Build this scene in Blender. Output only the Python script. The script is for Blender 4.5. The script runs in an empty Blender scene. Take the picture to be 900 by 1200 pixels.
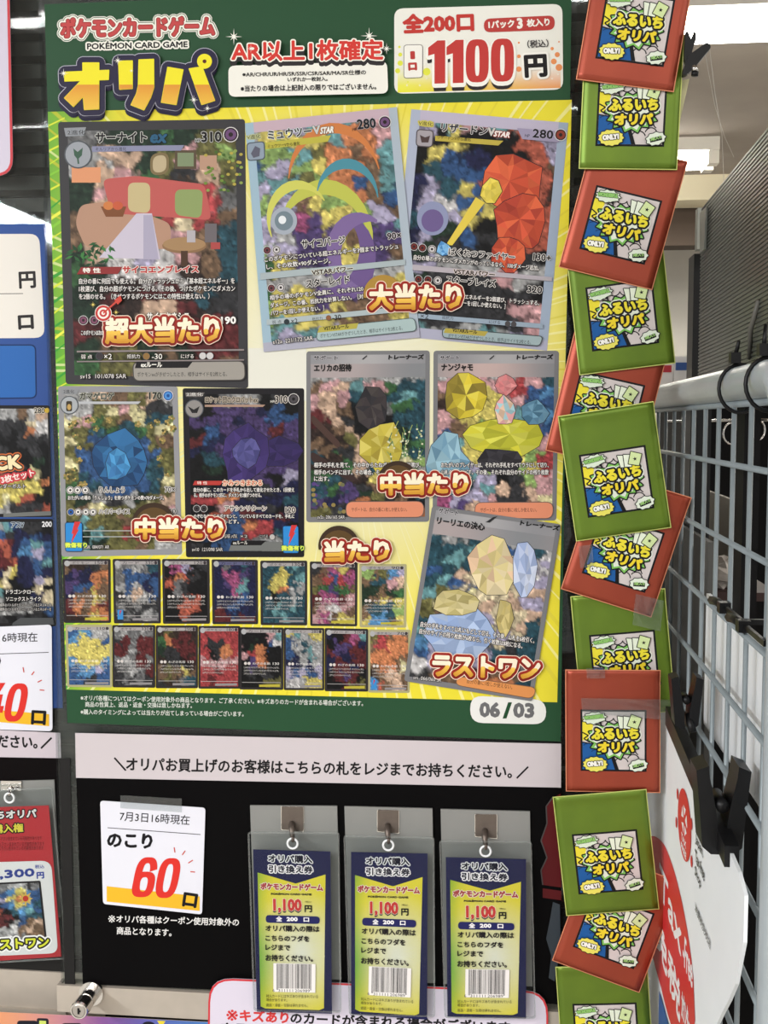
import bpy, math, random
from mathutils import Vector, Matrix, Euler, noise
random.seed(7)
S = bpy.context.scene
COL = S.collection
# ------------------------------------------------------------------ camera
F = 1350.0
CAM = Vector((0.0, -0.92, 1.45))
cam_d = bpy.data.cameras.new('camera'); cam = bpy.data.objects.new('camera', cam_d); COL.objects.link(cam)
cam_d.sensor_fit = 'VERTICAL'; cam_d.sensor_height = 36.0; cam_d.lens = F * 36.0 / 1200.0
cam_d.clip_start = 0.02; cam_d.clip_end = 60
ROT = Euler((math.radians(90 - 4.447), 0, math.radians(6.11)), 'XYZ')
cam.location = CAM; cam.rotation_euler = ROT
S.camera = cam
RM = ROT.to_matrix()
# ------------------------------------------------------------------ world and light
W = bpy.data.worlds.new('world'); S.world = W; W.use_nodes = True
W.node_tree.nodes['Background'].inputs['Color'].default_value = (1.0, 0.985, 0.96, 1)
W.node_tree.nodes['Background'].inputs['Strength'].default_value = 0.5
def area(name, loc, rot, sx, sy, power, color=(1, 0.98, 0.95)):
    d = bpy.data.lights.new(name, 'AREA'); d.shape = 'RECTANGLE'; d.size = sx; d.size_y = sy
    d.energy = power; d.color = color
    o = bpy.data.objects.new(name, d); COL.objects.link(o); o.location = loc; o.rotation_euler = rot
    return o
area('ceiling_lamp_near_row', (-0.3, -2.04, 2.5), (math.radians(-6), 0, 0), 3.2, 0.10, 30)
area('ceiling_lamp_second_row', (-0.3, -3.07, 2.5), (math.radians(-12), 0, 0), 3.2, 0.10, 34)
area('ceiling_lamp_third_row', (-0.3, -4.33, 2.5), (math.radians(-18), 0, 0), 3.2, 0.10, 28)
area('ceiling_lamp_left_aisle', (-2.55, -3.6, 2.5), (0, math.radians(-30), 0), 0.12, 4.6, 100, (0.95, 0.98, 1.0))
area('ceiling_lamp_right_aisle', (1.9, -0.9, 2.5), (0, math.radians(15), 0), 0.2, 2.4, 14)
area('ceiling_lamp_back_of_store', (1.4, 3.8, 2.38), (0, 0, 0), 2.6, 1.2, 30)
S.view_settings.view_transform = 'Standard'; S.view_settings.look = 'None'
S.view_settings.exposure = 0.62; S.view_settings.gamma = 1.0; S.view_settings.use_curve_mapping = False
# ------------------------------------------------------------------ helpers
def ray(px, py):
    return RM @ Vector(((px - 450.0) / F, (600.0 - py) / F, -1.0))
def onY(px, py, Y=0.0):
    d = ray(px, py); t = (Y - CAM.y) / d.y; return CAM + d * t
def onX(px, py, X):
    d = ray(px, py); t = (X - CAM.x) / d.x; return CAM + d * t
def onZ(px, py, Z):
    d = ray(px, py); t = (Z - CAM.z) / d.z; return CAM + d * t
def lin(c):
    return c / 12.92 if c <= 0.04045 else ((c + 0.055) / 1.055) ** 2.4
def rgb(h):
    if isinstance(h, tuple): return h
    return tuple(lin(int(h[i:i + 2], 16) / 255.0) for i in (0, 2, 4))
def mix(a, b, t):
    a, b = rgb(a), rgb(b); t = max(0.0, min(1.0, t))
    return tuple(a[i] + (b[i] - a[i]) * t for i in range(3))

def mat(name, color, rough=0.5, metal=0.0, noise_amt=0.06, scale=40, coat=0.0, spec=0.25, alpha=1.0, bump=0.0):
    m = bpy.data.materials.new(name); m.use_nodes = True
    nt = m.node_tree; b = nt.nodes['Principled BSDF']
    c = rgb(color)
    tc = nt.nodes.new('ShaderNodeTexCoord'); n = nt.nodes.new('ShaderNodeTexNoise'); n.inputs['Scale'].default_value = scale
    nt.links.new(tc.outputs['Object'], n.inputs['Vector'])
    r = nt.nodes.new('ShaderNodeValToRGB')
    r.color_ramp.elements[0].position = 0.3; r.color_ramp.elements[1].position = 0.7
    r.color_ramp.elements[0].color = tuple(x * (1 - noise_amt) for x in c) + (1,)
    r.color_ramp.elements[1].color = tuple(min(1, x * (1 + noise_amt)) for x in c) + (1,)
    nt.links.new(n.outputs['Fac'], r.inputs['Fac']); nt.links.new(r.outputs['Color'], b.inputs['Base Color'])
    b.inputs['Roughness'].default_value = rough; b.inputs['Metallic'].default_value = metal
    b.inputs['Coat Weight'].default_value = coat; b.inputs['Specular IOR Level'].default_value = spec
    b.inputs['Alpha'].default_value = alpha
    if bump:
        bp = nt.nodes.new('ShaderNodeBump'); bp.inputs['Strength'].default_value = bump; bp.inputs['Distance'].default_value = 0.002
        nt.links.new(n.outputs['Fac'], bp.inputs['Height']); nt.links.new(bp.outputs['Normal'], b.inputs['Normal'])
    return m
def emit(name, color, strength):
    m = bpy.data.materials.new(name); m.use_nodes = True; b = m.node_tree.nodes['Principled BSDF']
    b.inputs['Base Color'].default_value = rgb(color) + (1,)
    b.inputs['Emission Color'].default_value = rgb(color) + (1,); b.inputs['Emission Strength'].default_value = strength
    return m
def clear(name, tint='f4f6f6', haze=0.10, gloss=0.06, rough=0.05):
    """thin clear plastic or glass: mostly transparent, a little milky, a little glossy"""
    m = bpy.data.materials.new(name); m.use_nodes = True; nt = m.node_tree
    for n in list(nt.nodes): nt.nodes.remove(n)
    out = nt.nodes.new('ShaderNodeOutputMaterial')
    tr = nt.nodes.new('ShaderNodeBsdfTransparent'); tr.inputs['Color'].default_value = rgb(tint) + (1,)
    df = nt.nodes.new('ShaderNodeBsdfDiffuse'); df.inputs['Color'].default_value = rgb('d8dad8') + (1,)
    gl = nt.nodes.new('ShaderNodeBsdfGlossy'); gl.inputs['Roughness'].default_value = rough
    lw = nt.nodes.new('ShaderNodeLayerWeight'); lw.inputs['Blend'].default_value = 0.25
    ma = nt.nodes.new('ShaderNodeMath'); ma.operation = 'MULTIPLY_ADD'; ma.inputs[1].default_value = 0.2; ma.inputs[2].default_value = gloss
    nt.links.new(lw.outputs['Fresnel'], ma.inputs[0])
    m1 = nt.nodes.new('ShaderNodeMixShader'); m1.inputs[0].default_value = haze
    m2 = nt.nodes.new('ShaderNodeMixShader')
    nt.links.new(tr.outputs[0], m1.inputs[1]); nt.links.new(df.outputs[0], m1.inputs[2])
    nt.links.new(ma.outputs[0], m2.inputs[0]); nt.links.new(m1.outputs[0], m2.inputs[1]); nt.links.new(gl.outputs[0], m2.inputs[2])
    nt.links.new(m2.outputs[0], out.inputs['Surface'])
    return m
def ink_mat(name, rough=0.42, spec=0.16):
    m = bpy.data.materials.new(name); m.use_nodes = True; nt = m.node_tree; b = nt.nodes['Principled BSDF']
    a = nt.nodes.new('ShaderNodeAttribute'); a.attribute_name = 'ink'
    nt.links.new(a.outputs['Color'], b.inputs['Base Color'])
    b.inputs['Roughness'].default_value = rough; b.inputs['Specular IOR Level'].default_value = spec
    return m
INK = ink_mat('printed_ink')
INKM = ink_mat('printed_ink_matte', 0.6, 0.25)

LOC = {}
def tag(o, label=None, cat=None, group=None, kind=None):
    if label: o['label'] = label
    if cat: o['category'] = cat
    if group: o['group'] = group
    if kind: o['kind'] = kind
    return o
def thing(name, label, cat, loc=(0, 0, 0), group=None):
    o = bpy.data.objects.new(name, None); COL.objects.link(o); o.empty_display_size = 0.02
    o.location = loc; LOC[o.name] = Vector(loc)
    return tag(o, label, cat, group)
def origin_of(o):
    p = Vector((0, 0, 0))
    while o is not None:
        p += LOC.get(o.name, Vector((0, 0, 0))); o = o.parent
    return p
def obj(name, verts, faces, material, parent=None, smooth=False, center=False):
    """verts in world space; linked as one mesh object (child if parent is given)"""
    me = bpy.data.meshes.new(name)
    off = origin_of(parent) if parent is not None else Vector((0, 0, 0))
    if parent is None:
        n = len(verts); c = Vector((0, 0, 0))
        for v in verts: c += Vector(v)
        off = c / max(n, 1)
    me.from_pydata([tuple(Vector(v) - off) for v in verts], [], faces); me.update()
    if material is not None: me.materials.append(material)
    if smooth:
        me.polygons.foreach_set('use_smooth', [True] * len(me.polygons))
    o = bpy.data.objects.new(name, me); COL.objects.link(o)
    if parent is not None: o.parent = parent
    else:
        o.location = off; LOC[o.name] = off.copy()
    return o
def merge(*parts):
    V, Fc = [], []
    for v, f in parts:
        n = len(V); V += [Vector(p) for p in v]; Fc += [[i + n for i in q] for q in f]
    return V, Fc
def box(x0, y0, z0, x1, y1, z1):
    v = [(x0, y0, z0), (x1, y0, z0), (x1, y1, z0), (x0, y1, z0), (x0, y0, z1), (x1, y0, z1), (x1, y1, z1), (x0, y1, z1)]
    return v, [[0, 3, 2, 1], [4, 5, 6, 7], [0, 1, 5, 4], [1, 2, 6, 5], [2, 3, 7, 6], [3, 0, 4, 7]]
def prism(pts, d):
    """polygon pts (3-D, front face) extruded by vector d"""
    n = len(pts); pts = [Vector(p) for p in pts]; d = Vector(d)
    v = pts + [p + d for p in pts]
    f = [list(range(n)), list(range(2 * n - 1, n - 1, -1))] + [[i, i + n, (i + 1) % n + n, (i + 1) % n] for i in range(n)]
    return v, f
def tube(path, r, seg=10, closed=False):
    P = [Vector(p) for p in path]; n = len(P); V, Fc = [], []
    prev = None
    for i in range(n):
        if closed: t = (P[(i + 1) % n] - P[i - 1]).normalized()
        else: t = (P[min(i + 1, n - 1)] - P[max(i - 1, 0)]).normalized()
        if prev is None:
            u = t.cross(Vector((0, 0, 1)))
            if u.length < 1e-4: u = t.cross(Vector((1, 0, 0)))
        else: u = prev - t * prev.dot(t)
        u.normalize(); w = t.cross(u); prev = u
        rr = r[i] if isinstance(r, (list, tuple)) else r
        for k in range(seg):
            a = 2 * math.pi * k / seg; V.append(P[i] + (u * math.cos(a) + w * math.sin(a)) * rr)
    m = n if closed else n - 1
    for i in range(m):
        j = (i + 1) % n
        for k in range(seg):
            Fc.append([i * seg + k, i * seg + (k + 1) % seg, j * seg + (k + 1) % seg, j * seg + k])
    if not closed:
        Fc.append(list(range(seg - 1, -1, -1))); Fc.append([(n - 1) * seg + k for k in range(seg)])
    return V, Fc
def arc(c, r, a0, a1, n):
    return [(c[0] + r * math.cos(math.radians(a0 + (a1 - a0) * i / n)), c[1] + r * math.sin(math.radians(a0 + (a1 - a0) * i / n))) for i in range(n + 1)]
def rpoly(q, r, n=5):
    """rounded polygon from corner points, radius r per corner (number or list)"""
    out = []; m = len(q)
    for i in range(m):
        rr = r[i] if isinstance(r, (list, tuple)) else r
        p, a, b = Vector(q[i]), Vector(q[i - 1]), Vector(q[(i + 1) % m])
        if rr <= 0: out.append(tuple(p)); continue
        da, db = (a - p), (b - p); ra = min(rr, da.length / 2); rb = min(rr, db.length / 2)
        s, e = p + da.normalized() * ra, p + db.normalized() * rb
        for k in range(n + 1):
            t = k / n; out.append(tuple(s * (1 - t) ** 2 + p * 2 * t * (1 - t) + e * t * t))
    return out
def inset(q, d):
    c = [sum(p[0] for p in q) / len(q), sum(p[1] for p in q) / len(q)]
    out = []
    m = len(q)
    for i in range(m):
        p, a, b = Vector(q[i]), Vector(q[i - 1]), Vector(q[(i + 1) % m])
        u, w = (a - p).normalized(), (b - p).normalized()
        out.append(tuple(p + (u + w) * d))
    return out
# ---- lettering
GL = {}
def glyphs(s):
    if s in GL: return GL[s]
    cu = bpy.data.curves.new('tmp', 'FONT'); cu.body = s; cu.size = 1.0; cu.resolution_u = 2
    o = bpy.data.objects.new('tmp', cu)
    me = o.to_mesh()
    vs = [(v.co.x, v.co.y) for v in me.vertices]; fs = [list(p.vertices) for p in me.polygons]
    o.to_mesh_clear(); bpy.data.objects.remove(o); bpy.data.curves.remove(cu)
    x0 = min(v[0] for v in vs); x1 = max(v[0] for v in vs); y0 = min(v[1] for v in vs); y1 = max(v[1] for v in vs)
    GL[s] = ([((x - x0) / (x1 - x0), (y - y0) / (y1 - y0)) for x, y in vs], fs)
    return GL[s]
STEP = 8e-6
class Print:
    """ink laid on a flat sheet: 2-D shapes (x right, y down), each a hair above the last, sent to world space by `to(x, y, lift)`"""
    def __init__(s, to, k=0):
        s.to = to; s.V = []; s.Fc = []; s.C = []; s.k = k; s.loc = None; s.unit = True
    def quad_space(s, q):
        s.loc = q
    def pt(s, p):
        if s.loc is None: return p
        (a, b, c, d) = s.loc; u, v = p
        return ((a[0] * (1 - u) + b[0] * u) * (1 - v) + (d[0] * (1 - u) + c[0] * u) * v,
                (a[1] * (1 - u) + b[1] * u) * (1 - v) + (d[1] * (1 - u) + c[1] * u) * v)
    def _add(s, pts, faces, cols, lift):
        n = len(s.V)
        s.V += [s.to(*s.pt(p), lift) for p in pts]
        for f in faces:
            s.Fc.append([i + n for i in f])
            for i in f: s.C += [*(cols if isinstance(cols, tuple) else cols[i]), 1.0]
    def shape(s, pts, faces, col, grow=0.0, dx=0.0, dy=0.0):
        if callable(col): cols = [col(p) for p in pts]
        elif isinstance(col, list): cols = [rgb(c) for c in col]
        else: cols = rgb(col)
        if grow > 0:
            n = 8 if (grow < 1.2 and s.loc is None and s.unit) else (26 if grow > 2.2 else 16); asp = 1.0
            if s.loc is not None: asp = math.dist(s.loc[0], s.loc[1]) / math.dist(s.loc[1], s.loc[2])
            for i in range(n):
                a = 2 * math.pi * i / n; ex, ey = grow * math.cos(a), grow * math.sin(a) * asp
                s._add([(x + dx + ex, y + dy + ey) for x, y in pts], faces, cols, s.k * STEP); s.k += 0.3
        s._add([(x + dx, y + dy) for x, y in pts], faces, cols, s.k * STEP); s.k += 1
    def poly(s, pts, col, grow=0.0, dx=0, dy=0):
        s.shape(list(pts), [list(range(len(pts)))], col, grow, dx, dy)
    def rrect(s, q, r, col, edge=None, w=0):
        if edge: s.poly(rpoly(q, r), edge); q = inset(q, w); r = (r if not isinstance(r, (int, float)) else max(0, r - w))
        s.poly(rpoly(q, r), col)
    def rect(s, x0, y0, x1, y1, col, r=0):
        q = [(x0, y0), (x1, y0), (x1, y1), (x0, y1)]
        s.poly(rpoly(q, r) if r else q, col)
    def ell(s, cx, cy, rx, ry, col, n=28, a0=0, a1=360):
        s.poly([(cx + rx * math.cos(math.radians(a0 + (a1 - a0) * i / n)), cy + ry * math.sin(math.radians(a0 + (a1 - a0) * i / n))) for i in range(n + (0 if a1 - a0 == 360 else 1))], col)
    def line(s, a, b, w, col):
        a, b = Vector(a), Vector(b); d = (b - a).normalized(); n = Vector((-d.y, d.x)) * w / 2
        s.poly([tuple(a + n), tuple(b + n), tuple(b - n), tuple(a - n)], col)
    def tri_pts(s, txt, a, b, h, shear=0.0, shrink=0.0):
        g, fs = glyphs(txt)
        ax, ay = a; bx, by = b; L = math.hypot(bx - ax, by - ay); ux, uy = (bx - ax) / L, (by - ay) / L
        nx, ny = uy, -ux
        w = L - 2 * shrink; hh = h - 2 * shrink
        pts = []
        for u, v in g:
            X = shrink + u * w + shear * v * h; Y = shrink + v * hh
            pts.append((ax + ux * X + nx * Y, ay + uy * X + ny * Y))
        return pts, fs, [v for u, v in g]
    def text(s, txt, a, b, h, col, bold=0.0, outs=(), shear=0.0, grad=None):
        """outs: (colour, radius[, dx, dy]) drawn below, first = lowest"""
        pts, fs, vv = s.tri_pts(txt, a, b, h, shear, bold)
        for o in outs:
            s.shape(pts, fs, o[0], o[1], *(o[2:4] if len(o) > 2 else (0, 0)))
        s.shape(pts, fs, col, bold)
        if grad:      # lower part of the letters in a second colour, clipped along a level line
            P2, F2, C2 = [], [], []
            lv = 0.46
            for f in fs:
                q = [(pts[i], vv[i]) for i in f]; out = []
                for k in range(len(q)):
                    (p0, v0), (p1, v1) = q[k], q[(k + 1) % len(q)]
                    if v0 <= lv: out.append((p0, v0))
                    if (v0 <= lv) != (v1 <= lv):
                        t = (lv - v0) / (v1 - v0); out.append(((p0[0] + (p1[0] - p0[0]) * t, p0[1] + (p1[1] - p0[1]) * t), lv))
                if len(out) > 2:
                    F2.append(list(range(len(P2), len(P2) + len(out)))); P2 += [o[0] for o in out]; C2 += [mix(grad[0], grad[1], o[1] / lv) for o in out]
            s.shape(P2, F2, C2, bold)
    def build(s, name, parent, material=None):
        o = obj(name, s.V, s.Fc, material or INK, parent)
        at = o.data.color_attributes.new('ink', 'FLOAT_COLOR', 'CORNER')
        at.data.foreach_set('color', s.C)
        return o
    def next(s):
        """a fresh sheet part that goes on above this one"""
        return Print(s.to, s.k)
def planeY(Y):
    return lambda x, y, lift=0.0: onY(x, y, Y - lift)
def planeX(X):
    return lambda x, y, lift=0.0: onX(x, y, X - lift)
def rpoly3(q, Y, r=1.5): return [onY(x, y, Y) for x, y in rpoly(q, r, 3)]
def slab(name, q, Y, t, material, parent=None, grow=None, smooth=False):
    """flat sheet whose front outline is q (photo frame), standing at depth Y, t thick"""
    pts = [onY(p[0], p[1], Y) for p in q]
    v, f = prism(pts, (0, t, 0))
    return obj(name, v, f, material, parent, smooth)
# ---- printed pictures: plain mottled colour fields
PAL = dict(k='141416', K='37373b', g='7c7c7e', G='b4b4b4', w='e6e2e2', b='2a5c98', B='4592cc', n='1f2350', t='1f5566', T='64a8ae', e='37703a',
           E='94bc52', y='e6d23e', Y='ece09a', o='e08038', O='cc5836', r='c0343a', R='6e2226', p='dda0a4', P='b84a86', l='b6add2', L='56407e',
           d='3c2a24', D='826244', s='e2b896', c='ecd8a8', v='74702f', V='3c3e20', m='1f3a28')
def art(pr, rows, nx, ny, seed, u0=0, v0=0, u1=1, v1=1, amp=0.8, freq=4.5, tone=0.22, gain=1.0):
    R = len(rows); Cn = len(rows[0])
    pal = {}
    rnd = random.Random(seed)
    pts, cols, faces = [], [], []
    def P(i, j):
        du = dv = 0
        if 0 < i < nx: du = (rnd.random() - .5) * 0.7
        if 0 < j < ny: dv = (rnd.random() - .5) * 0.7
        return (u0 + (u1 - u0) * (i + du) / nx, v0 + (v1 - v0) * (j + dv) / ny)
    grid = [[P(i, j) for i in range(nx + 1)] for j in range(ny + 1)]
    base = len(pr.V); asp = ny / nx
    for row in grid:
        for p in row: pr.V.append(pr.to(*pr.pt(p), pr.k * STEP))
    def sample(u, v):
        w = noise.noise_vector(Vector((u * freq, v * freq * asp, seed * 3.7)))
        w2 = noise.noise_vector(Vector((u * freq * 3.1, v * freq * 3.1 * asp, seed * 1.3 + 9)))
        w3 = noise.noise_vector(Vector((u * freq * 8, v * freq * 8 * asp, seed * 2.3 + 5)))
        x = u * Cn - .5 + (w.x + .6 * w2.x + .25 * w3.x) * amp; y = v * R - .5 + (w.y + .6 * w2.y + .25 * w3.y) * amp
        x = max(0, min(Cn - 1.001, x)); y = max(0, min(R - 1.001, y))
        i, j = int(x), int(y); fx, fy = x - i, y - j
        ed = min(abs(fx - .5), abs(fy - .5)); sh = lambda t: max(0, min(1, (t - .5) * 5 + .5)); fx, fy = sh(fx), sh(fy)
        g = lambda jj, ii: rgb(PAL[rows[min(R - 1, jj)][min(Cn - 1, ii)]])
        q = mix(mix(g(j, i), g(j, i + 1), fx), mix(g(j + 1, i), g(j + 1, i + 1), fx), fy)
        t = 1 + tone * (1.6 * w2.z + 2.6 * w3.z)
        if abs(w2.x + .5 * w3.y) < .035: t *= .6
        if w3.z > .42: t *= 1.4
        if ed < .045: t *= .55
        L = .3 * q[0] + .55 * q[1] + .15 * q[2]
        q = tuple(min(1, max(0, (z + (L - z) * .22) * t * gain * .8)) for z in q)
        return q
    vc = []
    for j in range(ny + 1):
        for i in range(nx + 1): vc.append(sample(i / nx, j / ny))
    n = nx + 1
    for j in range(ny):
        for i in range(nx):
            a = j * n + i
            pr.Fc.append([base + a, base + a + 1, base + a + n + 1, base + a + n])
            for z in (a, a + 1, a + n + 1, a + n): pr.C += [*vc[z], 1.0]
    pr.k += 1
# ------------------------------------------------------------------ materials
M_SLAT = mat('dark_shutter_metal', '2a2927', 0.42, 0.2, 0.1, 20)
M_ALU = mat('brushed_aluminium', 'b8aea2', 0.45, 0.15, 0.04, 60)
M_ALUD = mat('dark_door_channel', '1c1b1b', 0.5, 0.1, 0.08, 30)
M_CHROME = mat('chrome', 'd4d0cc', 0.16, 1.0, 0.03, 30)
M_HOOK = mat('brushed_steel_plate', '6f655e', 0.36, 0.6, 0.08, 120)
M_GREYPLATE = mat('grey_plastic_plate', '8b8b88', 0.5, 0, 0.03, 30)
M_CLEAR = clear('clear_vinyl', haze=0.004, gloss=0.002)
M_GLASS = clear('door_glass', 'eef2f0', haze=0.012, gloss=0.02, rough=0.02)
M_TAPE = clear('clear_tape', haze=0.03, gloss=0.03, rough=0.2)
M_VEDGE = clear('vinyl_welded_edge', haze=0.08, gloss=0.05, rough=0.1)
M_WIRE = mat('grey_coated_wire', '868f93', 0.36, 0.15, 0.05, 60)
M_PIPE = mat('grey_coated_pipe', 'a9b1b5', 0.34, 0.1, 0.06, 30)
M_BLACKP = mat('black_plastic', '0e0e10', 0.42, 0, 0.1, 60, spec=0.3)
M_TIE = mat('black_nylon', '0c0c0e', 0.4, 0, 0.1, 80)
M_BOARD = mat('black_corrugated_plastic', '4a4c47', 0.33, 0.0, 0.08, 25, spec=0.45)
M_DARK = mat('dark_fixture', '0d0c0d', 0.6, 0, 0.15, 12, spec=0.1)
M_WHITEB = mat('white_board', 'eef1f4', 0.45, 0, 0.02, 20)
M_CEIL = mat('ceiling_board', 'a59c92', 0.9, 0, 0.05, 6)
M_WALLF = mat('far_wall_paint', 'd9d5cb', 0.8, 0, 0.03, 4)
M_FLOOR = mat('floor_tile', 'a8a39a', 0.4, 0, 0.06, 8)
# ------------------------------------------------------------------ the setting
def struct(o): o['kind'] = 'structure'; return o
struct(obj('floor', *box(-4, -6, -0.05, 5, 8, 0), M_FLOOR))
struct(obj('ceiling', *box(-4, -6, 2.55, 5, 8, 2.65), M_CEIL))
struct(obj('wall_far', *box(-4, 5.7, 0, 5, 5.8, 2.55), M_WALLF))
pb = onZ(800, 205, 2.55)
struct(obj('trim_1', *box(-2, pb.y, 2.44, 4.5, pb.y + 0.2, 2.55), mat('cream_soffit', 'efe6c8', 0.8, 0, 0.03, 4)))
struct(obj('trim_2', *box(-2, pb.y + 0.2, 2.27, 4.5, pb.y + 0.35, 2.55), mat('dark_brown_soffit', '4a3f36', 0.8, 0, 0.05, 4)))
# dark ribbed wall behind the display doors
XR = onY(702, 300, 0.05).x
v, f = [], []
zs = 0.35; pitch = 0.0185
parts = []
while zs < 2.3:
    prof = [(0.050, zs), (0.044, zs + 0.003), (0.044, zs + pitch - 0.004), (0.052, zs + pitch - 0.001)]
    n = len(v)
    for y, z in prof: v += [(-0.95, y, z), (XR, y, z)]
    for i in range(3): f.append([n + 2 * i, n + 2 * i + 1, n + 2 * i + 3, n + 2 * i + 2])
    f.append([n + 6, n + 7, n + 9, n + 8] if zs + pitch < 2.3 else [n + 6, n + 7, n + 5, n + 4])
    zs += pitch
bv, bf = box(-0.95, 0.055, 0.0, XR, 0.075, 2.3)
struct(obj('wall_back', *merge((v, f), (bv, bf)), M_SLAT))

def luminaire(name, label, x0, x1, y, z=2.55, twin=True, along='x'):
    r = thing(name, label, 'ceiling light', ((x0 + x1) / 2, y, z), 'fluorescent ceiling lights')
    obj('housing', *box(x0, y - 0.10, z - 0.05, x1, y + 0.10, z), M_LUM, r)
    for dy in (-0.062, 0.062):
        obj('tube', *tube([(x0 + 0.03, y + dy, z - 0.075), (x1 - 0.03, y + dy, z - 0.075)], 0.018, 10), M_TUBE, r, True)
        obj('end_cap', *box(x1 - 0.04, y + dy - 0.03, z - 0.1, x1, y + dy + 0.03, z - 0.05), M_LUM, r)
    return r
M_LUM = mat('white_enamel', 'e8e4da', 0.5, 0, 0.02, 10)
M_TUBE = emit('lit_fluorescent_tube', 'fffaf0', 14)
pl = onZ(850, 33, 2.475)
luminaire('ceiling_light', 'bright twin tube light across the top right of the ceiling', -0.9, 2.6, pl.y)
pl2 = onZ(815, 190, 2.475)
luminaire('ceiling_light', 'short farther ceiling light in front of the cream soffit', -0.5, onY(838, 186, pl2.y).x, pl2.y)
# two rows of lamps behind the viewer, mirrored in the door glass
for i, (yy, xx) in enumerate(((-5.1, -2.5), (-4.2, -1.9))):
    pass

# ---- sliding doors: rear (left) and front (right)
XD = -0.0
def vline(px, py, Y):    # x of a vertical edge through this point of the photograph
    return onY(px, py, Y).x
xd = vline(60, 600, 0.0)
zr_top = onY(300, 1166, 0.0).z; zr_bot = onY(300, 1192, 0.0).z
xe = vline(700, 600, 0.0)
gd = struct(obj('door_1', *box(xd, 0.003, zr_top, xe, 0.007, 2.2), M_GLASS))
obj('door_edge', *box(xd - 0.0015, 0.0022, zr_top, xd, 0.0078, 2.2), M_CLEAR, gd)
rail = obj('door_rail', *box(xd - 0.004, -0.0015, zr_bot - 0.004, xe, 0.011, zr_top), M_ALU, gd)
obj('door_seal', *box(xd + 0.002, 0.0015, zr_top, xd + 0.011, 0.0025, onY(90, 890, 0).z), M_ALUD, gd)
zl_top = onY(30, 1137, 0.022).z; zl_bot = onY(30, 1185, 0.022).z
ld = struct(obj('door_2', *box(-0.95, 0.024, zl_top, xd + 0.03, 0.028, 2.2), M_GLASS))
obj('door_rail', *merge(box(-0.95, 0.021, zl_bot, xd + 0.03, 0.031, zl_top), box(-0.95, 0.0185, zl_bot, xd - 0.0045, 0.021, zl_bot + 0.004)), M_ALU, ld)
obj('door_track', *box(-0.95, 0.023, zl_top, xd + 0.03, 0.030, zl_top + 0.011), M_ALUD, ld)

# ------------------------------------------------------------------ the prize poster
def bl(q, u, v):
    (a, b, c, d) = q
    return ((a[0] * (1 - u) + b[0] * u) * (1 - v) + (d[0] * (1 - u) + c[0] * u) * v,
            (a[1] * (1 - u) + b[1] * u) * (1 - v) + (d[1] * (1 - u) + c[1] * u) * v)
PQ = [(52, 5), (670, -19), (657, 869), (79, 847)]
YP = 0.0
base = onY(360, 858, YP)
poster = thing('prize_poster', 'large green and yellow prize poster covered in printed trading cards', 'poster', base)
slab('paper_sheet', PQ, YP, 0.0006, mat('green_poster_paper', '1f4a2d', 0.5, 0, 0.03, 6), poster)
to = planeY(YP - 0.0002)
bg = Print(to)
YEL = [(56, 131), (670, 117), (653, 823), (77.5, 808)]
def yel_col(p):
    x, y = p
    t = max(0, 1 - math.hypot((x - 400) / 300, (y - 430) / 330))
    c = mix('e6d83a', 'e4e1c6', t * 1.5)
    g = max(0.0, min(1.0, (150 - x) / 80)) * (1.0 if y > 380 else 0.9)
    return mix(c, '58a83a', g)
nx, ny = 30, 34
pts = [bl(YEL, i / nx, j / ny) for j in range(ny + 1) for i in range(nx + 1)]
bg.shape(pts, [[j * (nx + 1) + i, j * (nx + 1) + i + 1, (j + 1) * (nx + 1) + i + 1, (j + 1) * (nx + 1) + i] for j in range(ny) for i in range(nx)], yel_col)
rn = random.Random(3)
def edge_hit(a):     # from the burst centre out to the field's edge
    cx, cy = 400, 430; dx, dy = math.cos(a), math.sin(a); t = 1e9
    q = YEL
    for i in range(4):
        (x1, y1), (x2, y2) = q[i], q[(i + 1) % 4]; ex, ey = x2 - x1, y2 - y1
        den = dx * ey - dy * ex
        if abs(den) < 1e-9: continue
        tt = ((x1 - cx) * ey - (y1 - cy) * ex) / den; ss = ((x1 - cx) * dy - (y1 - cy) * dx) / den
        if tt > 0 and 0 <= ss <= 1: t = min(t, tt)
    return (cx + dx * t, cy + dy * t), t
for i in range(150):
    a = i / 150 * 2 * math.pi + rn.random() * 0.03; wd = 0.004 + rn.random() * 0.008
    p1, t1 = edge_hit(a); p2, t2 = edge_hit(a + wd)
    if abs(t1 - t2) > 40: continue
    r0 = rn.uniform(0.15, 0.5)
    q0 = (400 + (p1[0] - 400) * r0, 430 + (p1[1] - 430) * r0)
    lt = rn.random() < 0.6
    c1 = mix(yel_col(p1), 'f6f2b4' if lt else 'd6c626', 0.55); bg._add([q0, p1, p2], [[0, 1, 2]], [yel_col(q0), c1, c1], bg.k * STEP); bg.k += .1
bg.k += 1
for i in range(46):     # slanted streaks down the green left edge
    y = 140 + i * 14.4 + rn.uniform(-4, 4); xl = 56.5 + (y - 131) * 0.0315; w = rn.uniform(1.5, 4.5); h = rn.uniform(7, 14)
    c = rn.choice(['d6e040', 'c4dc3a', '86c43e', '3c9a3a', 'e4e650'])
    bg._add([(xl, y + h), (xl + 19, y - 2), (xl + 19, y - 2 + w), (xl, y + h + w)], [[0, 1, 2, 3]], rgb(c), bg.k * STEP); bg.k += .2
bg.k += 1
bg.poly([(291, 408), (359, 408), (359, 470), (291, 455)], 'dfded2')
bg.build('yellow_burst_print', poster)
K1 = bg.k + 1

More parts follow.
